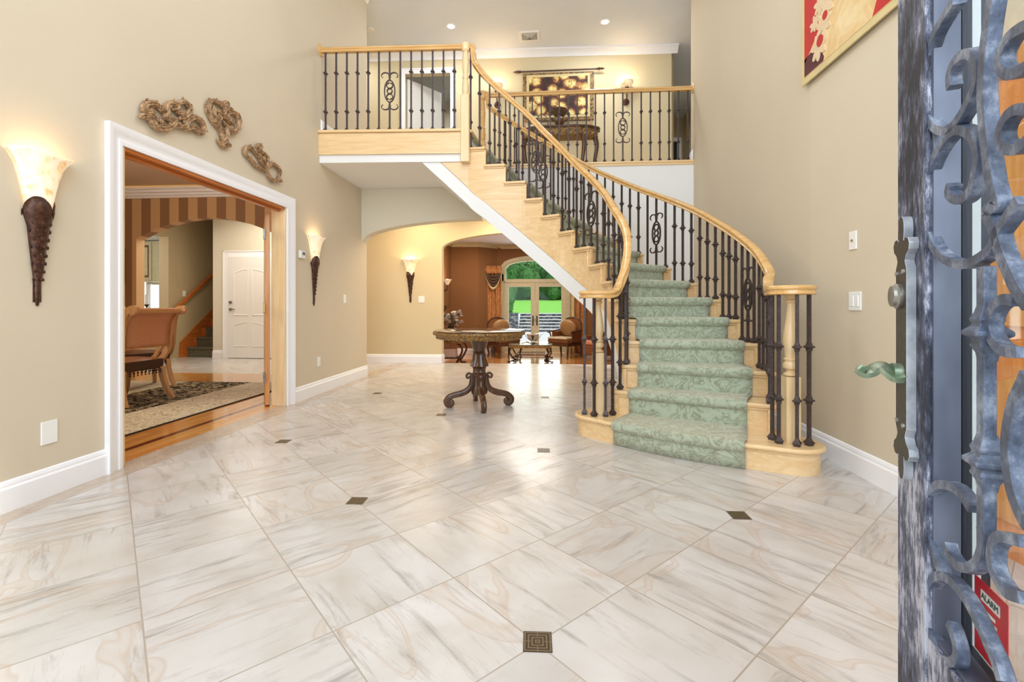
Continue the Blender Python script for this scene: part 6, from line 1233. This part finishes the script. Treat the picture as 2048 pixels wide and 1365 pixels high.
for s in (-1, 1):
    MB().box(s * 0.29, -0.34, 0.34, s * 0.42, 0.30, 0.60).build('armrest', 'leather_brown', fa, local=True, smooth=60, bevel=0.05)
    for y in (-0.30, 0.28): MB().lathe([(0.02, 0), (0.03, 0.12)], s * 0.32, y, 0, 10).build('leg', 'walnut', fa, local=True)
wall_plate('power_outlet', 'outlet', -2.25, 13.065, FZ + 0.42, math.radians(-2), 0.072, 0.115, 'white outlet low on the brown sitting room wall', 'power outlet')

# ================================================================== GARDEN
PZ = -0.36
struct(MB().box(-14, 13.78, PZ - 0.2, 16, 26.2, PZ).build('floor', 'stone_patio', smooth=0))
sw = tag(MB().box(-14, 26.0, PZ, -1.70, 26.5, 0.62).box(-14, 25.95, 0.62, -1.70, 26.55, 0.69).build('garden_wall', 'stone_wall_mat', smooth=0), 'low dry-stone retaining wall left of the garden steps', 'wall')
gs = thing('garden_steps', (1.5, 26.2, PZ), 'broad grey stone steps rising from the patio to the lawn', 'steps')
for q in range(6):
    MB().box(-1.68, 26.05 + 0.38 * q, PZ, 6.5, 28.6, PZ + 0.168 * (q + 1) - 0.04).build('riser_stone', 'stone_wall_mat', gs, smooth=0) if False else MB().box(-1.68, 26.05 + 0.38 * q, PZ + 0.168 * q, 6.5, 28.6, PZ + 0.168 * (q + 1) - 0.045).build('riser_stone', 'stone_wall_mat', gs, smooth=0)
    MB().box(-1.68, 26.0 + 0.38 * q, PZ + 0.168 * (q + 1) - 0.045, 6.5, 26.48 + 0.38 * q, PZ + 0.168 * (q + 1)).build('tread_slab', 'stone_patio', gs, smooth=0)
LGf = lambda y: 0.64 + (y - 26.5) * 0.053
o = tag(MB().add([(-14, 26.56, 0.63), (-1.70, 26.56, 0.63), (-1.70, 28.5, 0.65), (6.5, 28.5, 0.65), (25, 28.5, 0.65), (25, 60, LGf(60)), (-30, 60, LGf(60)), (-30, 26.56, 0.63)], [tuple(range(8))]).build('lawn', 'lawn_grass', smooth=0), 'bright green lawn sloping up beyond the stone steps', 'lawn', kind='stuff')
def foliage(name, mat, n, rad, sc, leaf, seed):
    rnd = random.Random(seed); m = MB()
    lumps = [(Vector((rnd.uniform(-1, 1) * sc[0] * 0.6, rnd.uniform(-1, 1) * sc[1] * 0.6, rnd.uniform(-0.7, 0.9) * sc[2] * 0.6)), rnd.uniform(0.35, 0.6) * rad) for _ in range(24)]
    for c, r in lumps: m.ball(tuple(c), r * 0.93, 10)
    for q in range(n):
        c, r = lumps[rnd.randrange(24)]; th_ = rnd.uniform(0, 6.283); ph = math.acos(rnd.uniform(-1, 1)); d = Vector((math.sin(ph) * math.cos(th_), math.sin(ph) * math.sin(th_), math.cos(ph))); p = c + d * r * rnd.uniform(0.85, 1.12)
        a = Vector((rnd.uniform(-1, 1), rnd.uniform(-1, 1), rnd.uniform(-1, 1))).normalized() * leaf; b = a.cross(d).normalized() * leaf * 0.6
        m.add([p - a, p + b, p + a, p - b], [(0, 1, 2, 3)])
    return m.mesh(name, mat, 0)
hm = foliage('foliage', 'hedge_leaves', 2600, 1.5, (1.6, 0.9, 1.3), 0.10, 4); tm = foliage('foliage', 'tree_leaves', 5200, 3.4, (3.2, 2.4, 3.2), 0.20, 8)
HN = ['leftmost', 'second', 'third', 'fourth', 'fifth', 'sixth', 'seventh', 'eighth', 'rightmost']
for q in range(9):
    x = -9.0 + q * 2.35; t = thing('hedge_shrub', (x, 46.5 + 0.3 * (q % 2), LGf(46.5)), 'dark hedge shrub at the back of the lawn, %s of nine from the left' % HN[q] if 0 < q < 8 else '%s dark hedge shrub of the row at the back of the lawn' % HN[q], 'shrub', group='hedge behind the lawn')
    o = bpy.data.objects.new('foliage', hm); COL.objects.link(o); o.parent = t; o.location = (0, 0, 1.45); o.scale = (1.05, 1, 1.5); o.rotation_euler = (0, 0, q * 1.3)
    MB().tube([(0, 0, -0.1), (0, 0, 1.0)], 0.09, 7).build('stem', 'walnut', t, local=True)
TL = ['tree left of the french doors, near the left hedge end, pale leaves', 'pale green tree behind the hedge, left of the left door pane', 'pale green tree straight behind the left door pane', 'pale green tree behind the hedge, seen in the right door pane', 'pale tree behind the hedge just right of the right door pane', 'larger tree in the second row filling the left half of the transom', 'larger tree in the second row filling the right half of the transom', 'outermost pale tree at the far left of the garden', 'outermost pale tree at the far right of the garden']
for q, (x, y, s) in enumerate(((-7.2, 51, 1.0), (-3.4, 52, 1.1), (0.6, 50.5, 1.0), (4.2, 52, 1.15), (8.0, 51, 1.0), (-1.4, 55, 1.35), (3.0, 56, 1.4), (-12, 53, 1.2), (12.5, 53, 1.2))):
    t = thing('tree', (x, y, LGf(y)), TL[q], 'tree', group='trees behind the hedge'); o = bpy.data.objects.new('foliage', tm); COL.objects.link(o); o.parent = t; o.location = (0, 0, 2.9 * s); o.scale = (s, s, s); o.rotation_euler = (0, 0, q * 2.1)
    MB().tube([(0, 0, -0.2), (0.1, 0, 2.8 * s)], 0.22, 8).build('trunk', 'walnut', t, local=True)
cv = thing('clipped_shrub', (-2.7, 28.2, 0.60), 'small clipped shrub at the left edge of the lawn above the stone wall', 'shrub'); o = bpy.data.objects.new('foliage', hm); COL.objects.link(o); o.parent = cv; o.location = (0, 0, 0.7); o.scale = (0.42, 0.42, 0.75); MB().tube([(0, 0, 0), (0, 0, 0.5)], 0.04, 7).build('stem', 'walnut', cv, local=True)

# ------------------------------------------------------------------ sub-parts sit under the part that carries them
def base_name(o): return o.name.split('.')[0]
SUB = {'seat_cushion': ('seat_base', 'seat_box'), 'tassel_fringe': ('seat_base',), 'back_cushion': ('back_frame',), 'glaze_line': ('door',), 'apron_beading': ('carved_apron',), 'louvre': ('frame',), 'gathered_header': ('drape',), 'swag_fold': ('drape',), 'blossom_centre': ('ground',), 'canvas': ('frame',)}
for t in [o for o in COL.objects if o.parent is None and o.get('category')]:
    kids = list(t.children)
    for c in kids:
        for want in SUB.get(base_name(c), ()):
            hit = [k for k in kids if base_name(k) == want and k is not c]
            if hit: c.parent = hit[0]; break
GROUPS = {'wall_ornament': 'carved scroll ornaments over the dining opening', 'recessed_light': 'recessed ceiling lights', 'light_switch': 'white light switches', 'candlestick': 'figurine candlesticks on the upstairs console', 'curtain': 'copper silk curtains', 'power_outlet': 'white power outlets'}
for o in COL.objects:
    if o.parent is None and o.get('category'):
        b = base_name(o)
        if b in GROUPS and not o.get('group'): o['group'] = GROUPS[b]
        if b == 'wall_sconce' and not o.get('group'): o['group'] = 'torch wall sconces' if 'torch' in o['label'] else ('upstairs hall uplights' if 'uplight' in o['label'] else 'tulip sconce')
